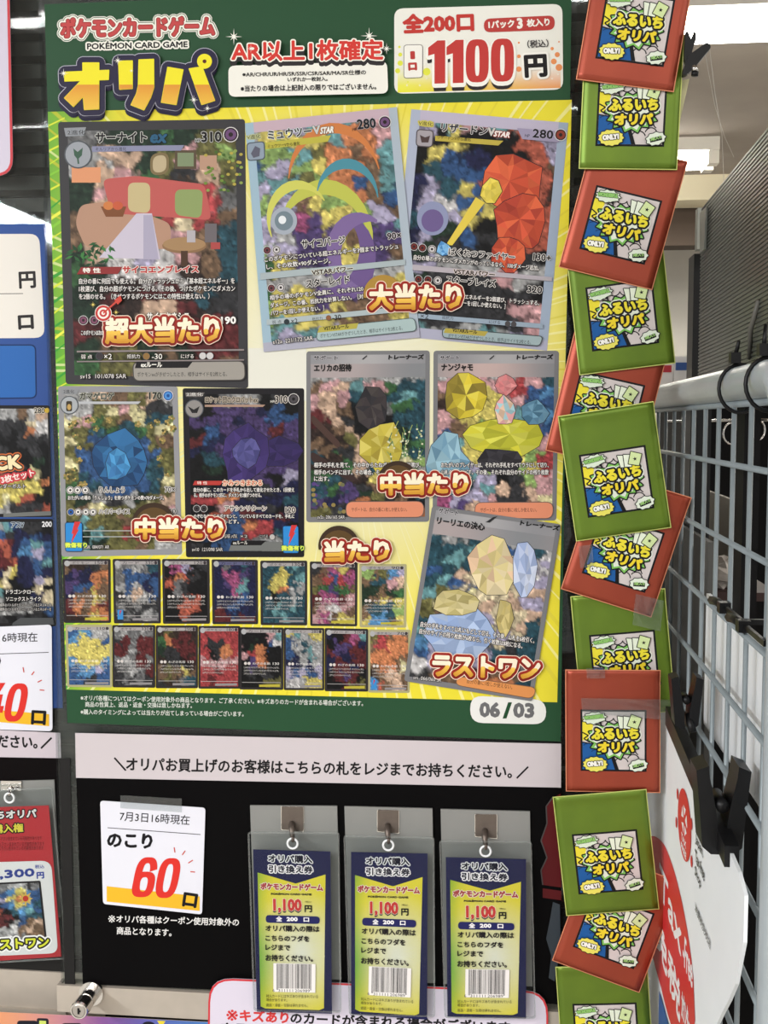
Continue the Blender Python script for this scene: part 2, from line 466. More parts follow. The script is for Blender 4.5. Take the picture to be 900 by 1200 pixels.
# --- header lettering
hd = Print(to, K1)
RED, WHT, BLK = 'bf3f3c', 'f2efe6', '1c1a1c'
hd.text('ポケモンカードゲーム', (71, 45), (252, 42), 24, 'c24a4a', 1.1, [('f0eee4', 5.6), ('2b5a3a', 4.6), ('f0eee4', 3.8), ('8c2a2c', 1.9)])
hd.text('POKÉMON CARD GAME', (102, 58), (220, 55.5), 9, BLK, 0.35, [('f0eee4', 2.2)])
def Z(x, y, s=900 / 210.0, ox=60, oy=0): return (ox + x / s, oy + y / s)
oripa = [[Z(158, 315), Z(240, 315), Z(240, 548), Z(166, 551), Z(160, 480)], [Z(66, 362), Z(290, 352), Z(288, 400), Z(68, 408)],
         [Z(150, 404), Z(200, 400), Z(166, 480), Z(112, 536), Z(66, 492)], [Z(338, 306), Z(408, 305), Z(408, 445), Z(343, 449)],
         [Z(440, 300), Z(515, 297), Z(516, 440), Z(500, 490), Z(466, 553), Z(400, 527), Z(428, 470), Z(437, 430)],
         [Z(585, 337), Z(663, 350), Z(628, 526), Z(553, 514)], [Z(692, 345), Z(758, 335), Z(822, 505), Z(756, 526)]]
ring = [(Z(770, 308)[0] + 8.3 * math.cos(a * 0.2618), Z(770, 308)[1] + 8.3 * math.sin(a * 0.2618)) for a in range(24)]
def clip_below(poly, y):
    out = []
    for i in range(len(poly)):
        a, b = poly[i], poly[(i + 1) % len(poly)]
        if a[1] >= y: out.append(a)
        if (a[1] >= y) != (b[1] >= y):
            t = (y - a[1]) / (b[1] - a[1]); out.append((a[0] + (b[0] - a[0]) * t, y))
    return out
def many(pr, polys, col, grow=0, dx=0, dy=0):
    for p in polys: pr.poly(p, col, grow, dx, dy)
NAVY = '2b2740'
for d in (6, 4.5, 3): many(hd, oripa + [ring], NAVY, 7.2, 0, d)
many(hd, oripa + [ring], 'c9c8d8', 7.6); many(hd, oripa + [ring], NAVY, 6.9)
many(hd, oripa + [ring], 'eee22e', 0.5)
ymid = Z(0, 425)[1]
low = [c for c in (clip_below(p, ymid) for p in oripa) if len(c) > 2]
many(hd, low, lambda p: mix('dd9438', 'eac24a', (p[1] - ymid) / 28))
hd.ell(*Z(770, 308), 2.3, 2.3, '5a2a24')
def sparkle(pr, x, y, r, c='f6f4ea'):
    pr.poly([(x + (r if i % 2 == 0 else r * 0.1) * math.cos(math.pi * i / 4), y + (r if i % 2 == 0 else r * 0.1) * math.sin(math.pi * i / 4)) for i in range(8)], c)
    pr.poly([(x + (r * .6 if i % 2 == 0 else r * 0.12) * math.cos(math.pi * i / 4 + .785), y + (r * .6 if i % 2 == 0 else r * 0.12) * math.sin(math.pi * i / 4 + .785)) for i in range(8)], c)
for x, y, r in ((74.5, 86, 6), (138, 71, 6), (227, 117, 6), (243, 127, 5), (154, 83, 3)): sparkle(hd, x, y, r)
hd.rrect([(267.5, 77), (453.5, 71.5), (455, 109.5), (268, 113.5)], 8, 'efede4')
hd.text('AR以上1枚確定', (271, 72.5), (449.5, 70.5), 25, 'd23a33', 0.9, [('2e2a2c', 2.6, 0, 5), ('2e2a2c', 2.6, 0, 3), ('f4f0e4', 2.4)])
hd.text('※AR/CHR/UR/HR/SR/SSR/CSR/SAR/MA/SR仕様の', (284, 90.3), (429, 87.6), 6, BLK, 0.15)
hd.text('いずれか一枚封入。', (337, 96), (384, 95), 5.5, BLK, 0.15)
hd.text('※当たりの場合は上記封入の限りではございません。', (282, 107.6), (441, 105), 7.6, BLK, 0.2)
for x, y, r in ((274, 43, 10), (432.5, 42, 10), (453, 57, 7), (294, 57, 5)): sparkle(hd, x, y, r)
hd.build('title_lettering', poster)
# --- price panel
pp = Print(to, K1)
PPQ = [(462, 10), (659, 4.5), (660, 105), (462, 110)]
pp.rrect(PPQ, 11, 'ecebe2')
def ppc(p):
    t = max(0, (p[1] - 78) / 24); u = (p[0] - 470) / 180
    return mix('ecebe2', mix('e6e43a', 'e89a5c', u), t)
g = [bl([(466, 74), (657, 70), (657, 103), (466, 108.5)], i / 12, j / 4) for j in range(5) for i in range(13)]
pp.shape(g, [[j * 13 + i, j * 13 + i + 1, (j + 1) * 13 + i + 1, (j + 1) * 13 + i] for j in range(4) for i in range(12)], ppc)
for x, y, r in ((468, 55, 1.5), (469, 64, 2.4), (469, 74, 3.2), (466, 83, 3), (500, 84, 4.5), (478, 96, 1), (501, 68, 2), (608, 66, 2.2), (608, 81, 3.2), (647, 57, 2), (653, 64, 3), (649, 72, 3.4), (655, 79, 4), (608, 50, 1.2), (655, 49, 1)):
    pp.ell(x, y, r, r, 'dfe24a' if x < 560 else 'e8935a', 14)
for x, y in ((477, 100), (492, 100), (500, 92), (647, 92), (654, 87)): sparkle(pp, x, y, 2.4, 'f4f2e6')
pp.text('全200口', (472, 39.5), (556, 36.5), 23, 'c13a34', 1.3)
pp.rrect([(567, 22), (650, 18), (650, 35), (567, 38)], 8, 'b8403c')
pp.text('1パック', (572.5, 33.8), (603, 32.3), 9.5, WHT, 0.45)
pp.text('3', (606, 34), (613, 33.6), 13, WHT, 0.9); pp.text('枚入り', (617.5, 31.8), (644.5, 30.3), 9.5, WHT, 0.45)
pp.rrect([(473, 52.5), (495.5, 52), (495.5, 91), (473, 92)], 4, 'f0eee6', '3a3436', 0.6)
pp.text('1', (481, 69.5), (486.5, 69.3), 9.5, 'b83c38', 0.9); pp.text('口', (478.5, 83), (489, 82.5), 9.5, 'b83c38', 0.9)
def digits1100(pr, x0, x1, yb, h, slope, col, grow, dx=0, dy=0):
    """1100 as heavy condensed numerals"""
    n = 4; w = (x1 - x0); pts, fs = [], []
    def add(p): fs.append(list(range(len(pts), len(pts) + len(p)))); pts.extend(p)
    for cx0, wd in ((0.0, 0.195), (0.215, 0.195)):
        a = x0 + cx0 * w; b = a + wd * w; t = yb - h
        add([(a + .38 * (b - a), yb), (b, yb), (b, t), (a + .55 * (b - a), t), (a, t + .16 * h), (a, t + .34 * h), (a + .38 * (b - a), t + .30 * h)])
    for cx0, wd in ((0.44, 0.265), (0.735, 0.265)):
        a = x0 + cx0 * w; b = a + wd * w; cx = (a + b) / 2; cy = yb - h / 2; rx = (b - a) / 2; ry = h / 2
        se = lambda rx_, ry_, k: (cx + rx_ * math.copysign(abs(math.cos(k)) ** .62, math.cos(k)), cy + ry_ * math.copysign(abs(math.sin(k)) ** .62, math.sin(k)))
        m = 28; o = len(pts)
        for i in range(m): pts.append(se(rx, ry, 2 * math.pi * i / m)); pts.append(se(rx * .22, ry * .72, 2 * math.pi * i / m))
        for i in range(m):
            j = (i + 1) % m; fs.append([o + 2 * i, o + 2 * j, o + 2 * j + 1, o + 2 * i + 1])
    pts = [(x, y + slope * (x - x0)) for x, y in pts]
    pr.shape(pts, fs, col, grow, dx, dy)
digits1100(pp, 502, 602, 99, 50, -0.03, '2c282a', 1.2, 0, 7)
digits1100(pp, 502, 602, 98, 50, -0.03, 'f4f2ea', 3.2, 0, 2)
digits1100(pp, 502, 602, 98, 50, -0.03, 'bf3c38', 0.3)
pp.text('（税込）', (618, 56.5), (643, 55.2), 9.5, '3a3638', 0.2)
pp.text('円', (615, 91.5), (642, 90), 27, BLK, 1.4, [('f4f2ea', 4)])
pp.build('price_panel', poster)

# --- the printed cards
def frame(pr, q, outer, cut=0.03, inner=None, r=4):
    pr.poly(rpoly(q, r), outer)
def disc(pr, x, y, r, c='9aa0a6', e='50545a'):
    pr.ell(x, y, r, r, e, 24); pr.ell(x, y, r * .9, r * .9, c, 24)
def energy(pr, x, y, r, c, e='2a2022'):
    pr.ell(x, y, r, r, 'e0dcdc', 18); pr.ell(x, y, r * .9, r * .9, e, 18); pr.ell(x, y, r * .72, r * .72, c, 18); pr.ell(x, y, r * .3, r * .3, e, 12)
def card(q, rows, seed, border, nx, ny, cut=(0.045, 0.035), r=4, kk=None, gain=1.0):
    pr = Print(to, kk if kk is not None else K1)
    pr.poly(rpoly(q, r), border)
    nx, ny = int(nx * (1.5 if nx > 40 else 1.25)), int(ny * (1.5 if nx > 40 else 1.25))
    pr.quad_space(q); art(pr, rows, nx, ny, seed, cut[0], cut[1], 1 - cut[0], 1 - cut[1], gain=gain); pr.loc = None
    return pr
def T(pr, txt, x0, y0, x1, sl, h, col, out=None, bold=0.0, r=0.7, shear=0.0):
    pr.text(txt, (x0, y0), (x1, y0 + sl * (x1 - x0)), h, col, bold, [(out, r)] if out else [], shear)
WB = ('ece8e4', '242024')
def body(pr, lines, sl, h=6, col='e6e2de', out='2c282a'):
    for txt, x0, y0, x1 in lines: T(pr, txt, x0, y0, x1, sl, h, col, out, 0.1, 0.7)

def facets(pr, cx, cy, rx, ry, cols, seed, n=11):
    """a plain cut-paper cluster of flat facets"""
    rr = random.Random(seed)
    ring = lambda k, f: [(cx + rx * f * rr.uniform(.82, 1.1) * math.cos(2 * math.pi * (i + rr.uniform(-.25, .25) + k) / n), cy + ry * f * rr.uniform(.82, 1.1) * math.sin(2 * math.pi * (i + rr.uniform(-.25, .25) + k) / n)) for i in range(n)]
    A, B = ring(0, 1), ring(.5, .58); c = (cx + rr.uniform(-.15, .15) * rx, cy + rr.uniform(-.15, .15) * ry)
    pr.poly(A, '242226', .004 if rx < 1 else .6)
    for i in range(n):
        j = (i + 1) % n
        for t in ([A[i], A[j], B[i]], [A[j], B[j], B[i]], [B[i], B[j], c]):
            f = rr.uniform(.78, 1.18); pr.poly(t, tuple(min(1, z * f) for z in rgb(rr.choice(cols)))); pr.k -= .97
    pr.k += 2
A1 = ['ggmmemvv', 'GGsmvpvE', 'mspevKsv', 'mpcevDrg', 'DsoercrD', 'DsswepDt', 'mswlwpDt', 'emwwwdDt', 'mddRRdtK', 'mRdssRdK', 'RRdvDdRR', 'mDvmDmRR', 'evvDmmDD']
c1 = card([(68, 143), (287, 139.5), (291, 455), (77, 450)], A1, 11, '3a393c', 60, 84, (0.05, 0.035), gain=0.8)
for q, c in (([(94, 240), (128, 236), (160, 246), (200, 262), (200, 292), (100, 290), (88, 262)], 'b08a74'), ([(120, 210), (160, 206), (240, 216), (248, 258), (130, 250)], 'b85a56'),
             ([(150, 214), (176, 214), (176, 250), (150, 248)], 'c0b084'), ([(205, 222), (238, 222), (236, 256), (205, 252)], '8a9a62')):
    c1.poly(rpoly(q, 8), c)
c1.poly(rpoly([(176, 180), (198, 178), (198, 204), (176, 206)], 10), '7a6a4a'); c1.poly(rpoly([(179, 183), (195, 181), (195, 201), (179, 203)], 8), 'b8a888')
c1.rect(205, 176, 230, 198, '584a3a'); c1.rect(208, 179, 227, 195, '7c8a6a')
c1.rect(234, 182, 254, 199, 'b4907a'); c1.rect(84, 196, 118, 214, 'd8946c')
c1.poly([(118, 242), (148, 242), (144, 254), (124, 254)], '7a4a2c'); c1.ell(127, 241, 6, 5, 'c87a44'); c1.ell(138, 241, 6, 5, 'c05a3c')
c1.poly([(160, 250), (178, 250), (188, 304), (116, 302)], 'c4bccc')      # plain draped cloth
c1.poly([(168, 252), (178, 252), (186, 304), (168, 304)], 'a8a2b8')
c1.ell(216, 288, 26, 9, '8a6a4c'); c1.rect(212, 290, 220, 312, '4a3426'); c1.ell(216, 286, 25, 8, 'a0805c')
c1.rect(240, 262, 254, 284, '6a6468'); c1.rect(219, 270, 229, 284, 'b0aab0'); c1.rect(247, 284, 258, 292, 'a84a48')
for i in range(34):
    x, y = random.uniform(82, 130), random.uniform(284, 312); a = random.uniform(0, 3)
    c1.poly([(x, y), (x + 6 * math.cos(a), y + 5 * math.sin(a)), (x + 11 * math.cos(a + .3), y + 9 * math.sin(a + .3)), (x + 5 * math.cos(a + .7), y + 5 * math.sin(a + .7))], random.choice(['2c5a34', '3f7a40', '1f4428'])); c1.k -= 0.7
for i in range(40):
    x, y = random.uniform(240, 283), random.uniform(170, 226); c1.ell(x, y, 2.2, 1.8, random.choice(['6f8a3c', 'b0a04a', '48662e', '8a9c50']), 8); c1.k -= 0.8
c1.k += 4
c1.poly([(75, 150), (101, 149), (98, 159), (77, 160)], '8e9298'); T(c1, '2進化', 79, 158, 100, -.02, 5.5, '26262a')
disc(c1, 91.5, 181, 16.5, '989ca4'); c1.poly([(86, 174), (91, 178), (97, 173), (96, 182), (91, 187), (87, 182)], '3c5a4a'); c1.line((91, 184), (92, 192), 2, '3c5a4a')
c1.poly([(108, 171.5), (216, 170), (212, 176.5), (108, 178)], '8688a4'); T(c1, 'キルリアから進化', 112, 177, 148, -.01, 4.5, '2a2a34')
T(c1, 'サーナイト', 111.8, 167.8, 172.4, -.015, 12.5, '1a181a', 'c8c8c4', 0.5, 1.2)
T(c1, 'ex', 175, 168, 195, -.01, 11, '2a5a7a', '14181c', 0.8, 1.4, 0.15)
T(c1, 'HP', 229, 166.5, 235, -.02, 4, '1a181a', 'c8c8c4', 0.1, .6); T(c1, '310', 236, 166.8, 260, -.02, 12.5, '1a181a', 'c8c8c4', 0.6, 1.2)
energy(c1, 270.4, 157.7, 9, '6a4a72')
c1.poly([(95, 313), (144, 312.5), (138, 321), (90, 321.5)], '8a3030'); T(c1, '特 性', 97, 319.8, 118, 0, 6, WHT, None, .2)
T(c1, 'サイコエンブレイス', 143.5, 320.6, 233, -.01, 9.5, 'b23c3c', 'e8dcd4', 0.5, 1.2)
body(c1, [('自分の番に何回でも使える。自分のトラッシュから「基本超エネルギー」を', 92.5, 333, 275), ('1枚選び、自分の超ポケモンにつける。その後、つけたポケモンにダメカン', 92.5, 342, 275.5), ('を2個のせる。（きぜつするポケモンにはこの特性は使えない。）', 92.5, 351, 245.5)], -.003, 7)
for x in (97.6, 110.5): energy(c1, x, 375.3, 5.6, '7a4a62')
T(c1, 'サイコキネシス', 172, 375, 222, 0, 9, WHT, '241c20', .3); T(c1, '190', 259, 380, 276.8, -.02, 9, 'f0ece8', '2a2022', 0.5, 1)
body(c1, [('このポケモンは次の番', 95, 393, 124)], 0, 6)
c1.poly([(90, 411), (286, 409), (286, 411), (90, 413)], '8a8080'); c1.poly([(90, 423), (286, 421), (286, 422.5), (90, 424.5)], '8a8080')
T(c1, '弱 点', 95, 420.5, 108, 0, 5, WHT, '302a2c'); disc(c1, 116.5, 417.5, 4.4, '3a3438'); T(c1, '×2', 122, 421, 131, 0, 6.5, WHT, '302a2c')
T(c1, '抵抗力', 149, 420, 164, 0, 5, WHT, '302a2c'); disc(c1, 171.5, 417.5, 4.4, '8a6a3c'); T(c1, '-30', 178, 421, 190, 0, 6.5, WHT, '302a2c')
T(c1, 'にげる', 212, 420, 227, 0, 5, WHT, '302a2c'); disc(c1, 237.5, 417, 4.4, 'c8c4c4'); disc(c1, 246, 417, 4.4, 'c8c4c4')
c1.rrect([(155, 424), (287, 422.5), (288, 446), (156, 447)], 8, '9a958e', '4c4846', 1.2); c1.poly([(160, 424), (226, 423.5), (220, 431), (158, 431.5)], '1c1a1c')
T(c1, 'exルール', 165, 430.3, 190, 0, 6, WHT, None, .2); T(c1, 'ポケモンexがきぜつしたとき、相手はサイドを2枚とる。', 161, 441.5, 266, -.005, 5.5, '1c1a1c')
T(c1, 'sv1S  101/078 SAR', 94, 443.5, 148, -.005, 5, 'e0dcd8', '2a2628')
c1.build('printed_card', poster)

A3 = ['lTypTTTl', 'lkykkOOl', 'kybnkkOD', 'ktbbOOOd', 'nltybOOd', 'nlwbyOOO', 'tllykOOO', 'nlmbKKOO', 'nmKKkKKk', 'GlGGGpGG', 'LmKkKKKk', 'KKkKKKpp', 'KKKKKKKp', 'lTGGTGlp']
Q3 = [(482, 128), (666, 144), (641, 411), (457, 393)]
c3 = card(Q3, A3, 23, 'b4b2c4', 56, 78, (0.0, 0.0), 6, gain=0.86)
c3.quad_space(Q3)
for pts, c in (([(.0, .0), (1, 0), (1, .05), (.0, .05)], 'b8b0c4'), ([(0, 0), (.06, 0), (.06, 1), (0, 1)], 'a8b0c4'), ([(.94, 0), (1, 0), (1, 1), (.94, 1)], '9aa8bc'), ([(0, .955), (1, .955), (1, 1), (0, 1)], 'a8a8bc')): c3.poly(pts, c)
# plain angular slabs of warm colour instead of the pictured creature
OR = ['c8543a', 'b84a32', 'd0603e', 'a84030']
facets(c3, .68, .28, .2, .13, OR, 3); facets(c3, .76, .45, .17, .13, OR, 4); facets(c3, .7, .6, .11, .08, OR, 5); facets(c3, .55, .33, .07, .06, ['d8c24a', 'e0cc58'], 6, 7)
c3.poly([(.46, .36), (.52, .38), (.34, .58), (.3, .58)], 'dcc44e'); facets(c3, .29, .6, .05, .035, ['4a86c0', '7ab0dc'], 7, 7)
c3.ell(.2, .47, .1, .075, '8a90b0'); c3.ell(.2, .48, .07, .05, '6a5a8a')
c3.loc = None
c3.poly([(510, 159), (590, 165), (584, 170.5), (510, 165)], 'b8a646')
T(c3, 'V進化', 490.3, 146.5, 507, .087, 5, '2a2a24', 'c8bc5a', 0, 1.4)
c3.rrect([(488, 151), (508.5, 152.5), (507, 173), (487, 171.5)], 5, 'a09aa0', '50484c', 1.2); c3.poly([(492, 158), (498, 161), (504, 159), (502, 167), (494, 167)], '4a3a3a')
T(c3, 'リザードン', 516.5, 154.2, 571, .087, 10.5, '181818', 'd4d0d0', .3, 1)
T(c3, 'V', 571, 159, 580, .087, 10, 'c8c4c0', '3a3436', .6, 1); T(c3, 'STAR', 578, 160, 597, .087, 7, 'ece4e0', '8a3426', .4, 1.2, .2)
T(c3, 'リザードンVから進化', 512.5, 162.8, 551.5, .07, 4.2, '2a2a20')
c3.poly([(606, 150), (655, 154), (655, 167), (612, 163)], '9a92ac'); T(c3, 'HP', 615, 160.5, 620.5, .087, 3.5, '201c20'); T(c3, '280', 623.8, 161.2, 648, .087, 10.5, '1c1a1e', 'b8b0c4', .4, .8); energy(c3, 657, 158, 7.2, '8a3c2c')
for i, (x, y) in enumerate(((485.2, 289), (495, 290.5), (506.2, 292), (490.3, 327.2), (501.5, 327.8), (513, 328.7))): energy(c3, x, y, 4.8, '6a2a26' if i % 3 < 2 else 'c8c4c4')
T(c3, 'ばくれつファイヤー', 525.3, 299.2, 603, .087, 9, '1a181a', 'dcd8d4', .2, 1)
T(c3, '130+', 624.5, 305, 645.5, .087, 8.5, '141214', 'dcd8d4', .3, .9)
body(c3, [('自分の場のポケモンにダメカンがのっているなら、100ダメージ追加。', 484.5, 304.5, 631.5)], .087, 6.2)
c3.poly([(483.3, 310), (646.7, 324.8), (646.7, 329.5), (483.3, 316.5)], 'b0a8b0'); T(c3, 'VSTARパワー', 531, 321, 580, .087, 6.6, '2a2022', 'dcd0c8', .3, .9)
T(c3, 'スターブレイズ', 522.5, 331.8, 581, .087, 9.5, '1a181a', 'dcd8d4', .3, 1); T(c3, '320', 617.5, 342.8, 635, .087, 8.5, '141214', 'dcd8d4', .3, .9)
body(c3, [('このポケモンについているエネルギーを2個選び、トラッシュする。', 486, 345.5, 632), ('［対戦中、自分はVSTARパワーを1回しか使えない。］', 486, 353, 592)], .087, 6)
c3.poly([(490, 367.5), (636, 379.5), (636, 385), (490, 373)], '94a4b4'); T(c3, '×2', 492.5, 373, 502, .08, 5.5, '1a181a'); T(c3, '抵抗力', 518, 374, 531, .08, 4, '2a2a2c'); T(c3, 'にげる', 573, 379, 586, .08, 4, '2a2a2c'); disc(c3, 595, 379.5, 3.4, '4a4648'); disc(c3, 602, 380, 3.4, '4a4648')
c3.rrect([(518, 384), (637, 393.7), (633, 406), (518, 396)], 5, '9aacb0', '3c4446', 1); c3.poly([(522, 384.5), (572, 388.5), (568, 394), (520, 390)], 'b0a04a')
T(c3, 'VSTARルール', 530, 389, 559, .083, 4.8, '1c1a1a', None, .15); T(c3, 'ポケモンVSTARがきぜつしたとき、相手はサイドを2枚とる。', 525, 395.5, 622, .083, 4.8, '1c2022')
c3.build('printed_card', poster)

A2 = ['GllTTTpp', 'GyyyToop', 'bETvoDoT', 'TlEyooDT', 'lTvEobDT', 'ElDyEoDb', 'llPLyElD', 'lGLLyELT', 'ElLLyDLL', 'eyLLyyLD', 'GGGGGGGG', 'eyyLPLLy', 'EyyLyDDy', 'ETyyDDyy', 'TlTlGTlp']
Q2 = [(287, 144.5), (465, 125.5), (492, 395.5), (309, 412.5)]
c2 = card(Q2, A2, 37, 'b0aec4', 56, 80, (0.0, 0.0), 6, K1 + 130, gain=0.86)
c2.quad_space(Q2)
for pts, c in (([(.0, .0), (1, 0), (1, .045), (.0, .045)], 'c0a8b4'), ([(0, 0), (.055, 0), (.055, 1), (0, 1)], '9ab4c4'), ([(.945, 0), (1, 0), (1, 1), (.945, 1)], 'a8b4c0'), ([(0, .96), (1, .96), (1, 1), (0, 1)], 'a8a8b8')): c2.poly(pts, c)
def ribbon(pr, pts, w, c):
    n = len(pts); L, R = [], []
    for i in range(n):
        a, b = Vector(pts[max(0, i - 1)]), Vector(pts[min(n - 1, i + 1)]); d = (b - a).normalized(); nn = Vector((-d.y, d.x)) * w * (0.15 + math.sin(math.pi * i / (n - 1)))
        L.append(tuple(Vector(pts[i]) + nn)); R.append(tuple(Vector(pts[i]) - nn))
    pr.poly(L + R[::-1], c)
for cx, cy, r, a0, a1, w, c in ((.45, .55, .3, -160, 20, .03, 'b8bc52'), (.5, .6, .22, -60, 120, .05, '6a5488'), (.3, .45, .2, 160, 330, .02, 'c8c860'), (.7, .62, .2, 90, 300, .04, '7a6496'), (.55, .3, .3, 190, 350, .02, 'c87a44'), (.62, .38, .2, 200, 360, .02, '4a8a9a')):
    ribbon(c2, [(cx + r * math.cos(math.radians(a0 + (a1 - a0) * i / 14)), cy + .8 * r * math.sin(math.radians(a0 + (a1 - a0) * i / 14))) for i in range(15)], w, c)
c2.ell(.2, .44, .085, .06, 'a0a8b4'); c2.ell(.2, .44, .06, .042, '70808a'); c2.ell(.19, .435, .025, .018, 'e0e4e8')
c2.loc = None
c2.poly([(311, 167), (388, 158.5), (384, 166), (311, 175)], 'b8b046')
T(c2, 'V進化', 289.5, 163.5, 305.5, -.1, 5, '2a2a24', 'b8bc8a', 0, 1)
c2.rrect([(288.5, 167.5), (310, 165), (311, 187), (289.5, 189)], 5, '8a98a8', '4a5058', 1.2); c2.poly([(294, 180), (299, 171), (305, 174), (304, 183), (297, 185)], '5a5a6a')
T(c2, 'ミュウツー', 314.2, 163.8, 365.5, -.1, 11, '181818', 'd4d8d8', .3, 1)
T(c2, 'V', 366.7, 157.8, 376, -.1, 10.5, 'c8c8c4', '4a4a4a', .6, 1); T(c2, 'STAR', 375, 157.3, 391, -.1, 8, 'ece8e0', '6a5a4a', .4, 1, .2)
T(c2, 'ミュウツーVから進化', 314, 173.8, 351.5, -.1, 4.4, '2a2a20')
T(c2, 'HP', 413, 153.6, 418.5, -.1, 3.5, '201c20'); T(c2, '280', 419, 152, 441, -.1, 12, '1c1a1e', 'b8bcc4', .5, .8); energy(c2, 451, 143, 7.5, '6a4a72')
for i, (x, y) in enumerate(((313, 293.3), (324, 292.6), (318, 337.7), (329, 337))): energy(c2, x, y, 4.8, '6a3a40' if i % 2 == 0 else 'c8c4c4')
T(c2, 'サイコバージ', 353.8, 291.5, 405, -.1, 10.5, '181618', 'dcd8d4', .3, 1); T(c2, '90×', 454, 281, 470.5, -.1, 8, '181418', 'd0c8cc', .3, .9)
body(c2, [('このポケモンについている超エネルギーを3個までトラッシュ', 310, 307.3, 467), ('し、その枚数×90ダメージ。', 312.5, 316, 387.5)], -.1, 6.4)
c2.poly([(305, 320), (475, 304), (475, 310.5), (305, 328)], 'a4b0b4'); T(c2, 'VSTARパワー', 365.5, 322.7, 414, -.1, 6.8, '2a2022', 'dcd8c8', .3, .9)
T(c2, 'スターレイド', 359, 337, 410, -.1, 9.5, '181618', 'dcd8d4', .3, 1)
body(c2, [('相手の場のポケモンV全員に、それぞれ120', 316.5, 352, 426), ('ダメージ。この番、抵抗力を計算しない。［対', 317, 361, 426), ('パワーを1回しか使えない。］', 317.5, 370, 380)], -.1, 6)
c2.poly([(312.5, 374.5), (484, 358), (484, 364), (312.5, 381)], 'a8b4b8'); T(c2, '弱 点', 319, 379.8, 330, -.1, 4, '2a2a2c'); disc(c2, 336, 377.2, 3.4, '2a3438'); T(c2, '×2', 341.5, 379.7, 349, -.1, 6, '1a181a'); T(c2, '抵抗力', 366, 376, 378, -.1, 4, '2a2a2c'); disc(c2, 385, 372.5, 3.2, '8a5a3c'); T(c2, '-30', 389.5, 375.3, 400, -.1, 6, '1a181a', None, .1)
c2.rrect([(372, 384), (486, 372), (489, 388), (370, 400)], 6, 'a4b8b8', '4a5a5a', .8); c2.poly([(374, 383.5), (420, 378.5), (418, 385), (372, 390)], 'b0a64a')
T(c2, 'VSTARルール', 379.5, 387.5, 409, -.1, 4.8, '1c1a1a', None, .15); T(c2, 'ポケモンVSTARがきぜつしたとき、相手はサイドを2枚とる。', 375.5, 396.3, 472, -.1, 5, '1c2022')
T(c2, 's12a  221/172 SAR', 320, 403.2, 367, -.1, 4.8, 'e8e4e0', '2a2628')
c2.build('printed_card', poster)

A4 = ['GGsDDvsG', 'GGvYpYKK', 'YpevDYtt', 'vvtetevY', 'YvbbbbvD', 'vbbnnbbv', 'YbbBbbtv', 'vtbBBbtY', 'ebtbbbtv', 'vmGKGmvs', 'vDYvvvYp', 'mTvvDvDv', 'tmTvrvDG', 'tTmvvDvG']
c4 = card([(68, 452.5), (208, 452.5), (213.5, 650), (72, 652.5)], A4, 41, '8e8e92', 52, 70, (0.045, 0.035), 4, gain=0.82)
for i in range(26):
    x, y = random.choice([(random.uniform(78, 205), random.uniform(486, 506)), (random.uniform(76, 100), random.uniform(490, 570)), (random.uniform(182, 204), random.uniform(490, 570))])
    for k in range(5): c4.ell(x + 2.6 * math.cos(k * 1.257), y + 2.6 * math.sin(k * 1.257), 1.7, 1.7, random.choice(['4a4a30', '8a7a48', 'a08a50', '6a7040']), 8); c4.k -= .95
    c4.ell(x, y, 1, 1, 'c8a860', 6)
facets(c4, 140, 540, 37, 36, ['2c5a86', '264c78', '2f6494', '1f4068'], 8, 13); facets(c4, 138, 545, 16, 20, ['3f80b4', '4a90c4', '3a70a4'], 9, 8)
c4.poly([(71, 456), (93, 456), (90, 462), (72, 462)], '8a8c90'); T(c4, '2進化', 74.4, 461, 87, 0, 4.4, '26262a')
disc(c4, 81.2, 474.8, 10.8, 'a4a8ac'); c4.rrect([(77.5, 470), (84.5, 470), (84.5, 482), (77.5, 482)], 2, '3a3428'); c4.ell(81, 477, 2.4, 3.6, 'b8985a', 12)
c4.poly([(92, 470.5), (165, 470.5), (162, 473.5), (92, 473.5)], 'b4b6ba')
T(c4, 'ガマゲロゲ', 93.2, 468.5, 133.7, 0, 8.5, '1c1c1c', 'a8a89a', .2, .8); T(c4, 'HP', 169, 468, 173.5, 0, 3, '1c1c1c'); T(c4, '170', 174.7, 468, 189.4, 0, 8.5, '1c1c1c', 'a8a89a', .3, .8)
energy(c4, 197, 463.7, 6.2, '4a86c8', '1f4a8a')
for x in (82.4, 90.8, 100): energy(c4, x, 574.4, 4.5, 'd8d4d0', '2a2828')
for i, x in enumerate((83, 91.5, 100.5, 109)): energy(c4, x, 600, 4.2, '2a5aa0' if i == 0 else 'd8d4d0', '2a2828')
T(c4, 'りんしょう', 116.3, 577.5, 146, 0, 7, '141414', 'd0ccc8', .1, .9); T(c4, '70×', 193, 576.8, 205, 0, 6.4, '141414', 'd0ccc8', .1, .8)
body(c4, [('おたがいの場の「りんしょう」を持つポケモンの数×70ダメージ。', 79.5, 586, 192)], 0, 5.4)
T(c4, 'ハイパーボイス', 116, 602.3, 152, 0, 6.2, '141414', 'd0ccc8', .1, .9); T(c4, '160', 194, 602, 206, 0, 6, '141414', 'd0ccc8', .1, .8)
for y in (622, 629): c4.line((97, y), (208, y), .9, 'b8bcb8')
T(c4, 'sv5K  084/071 AR', 98, 643, 128, 0, 4, 'dcd8d4', '2a2828')
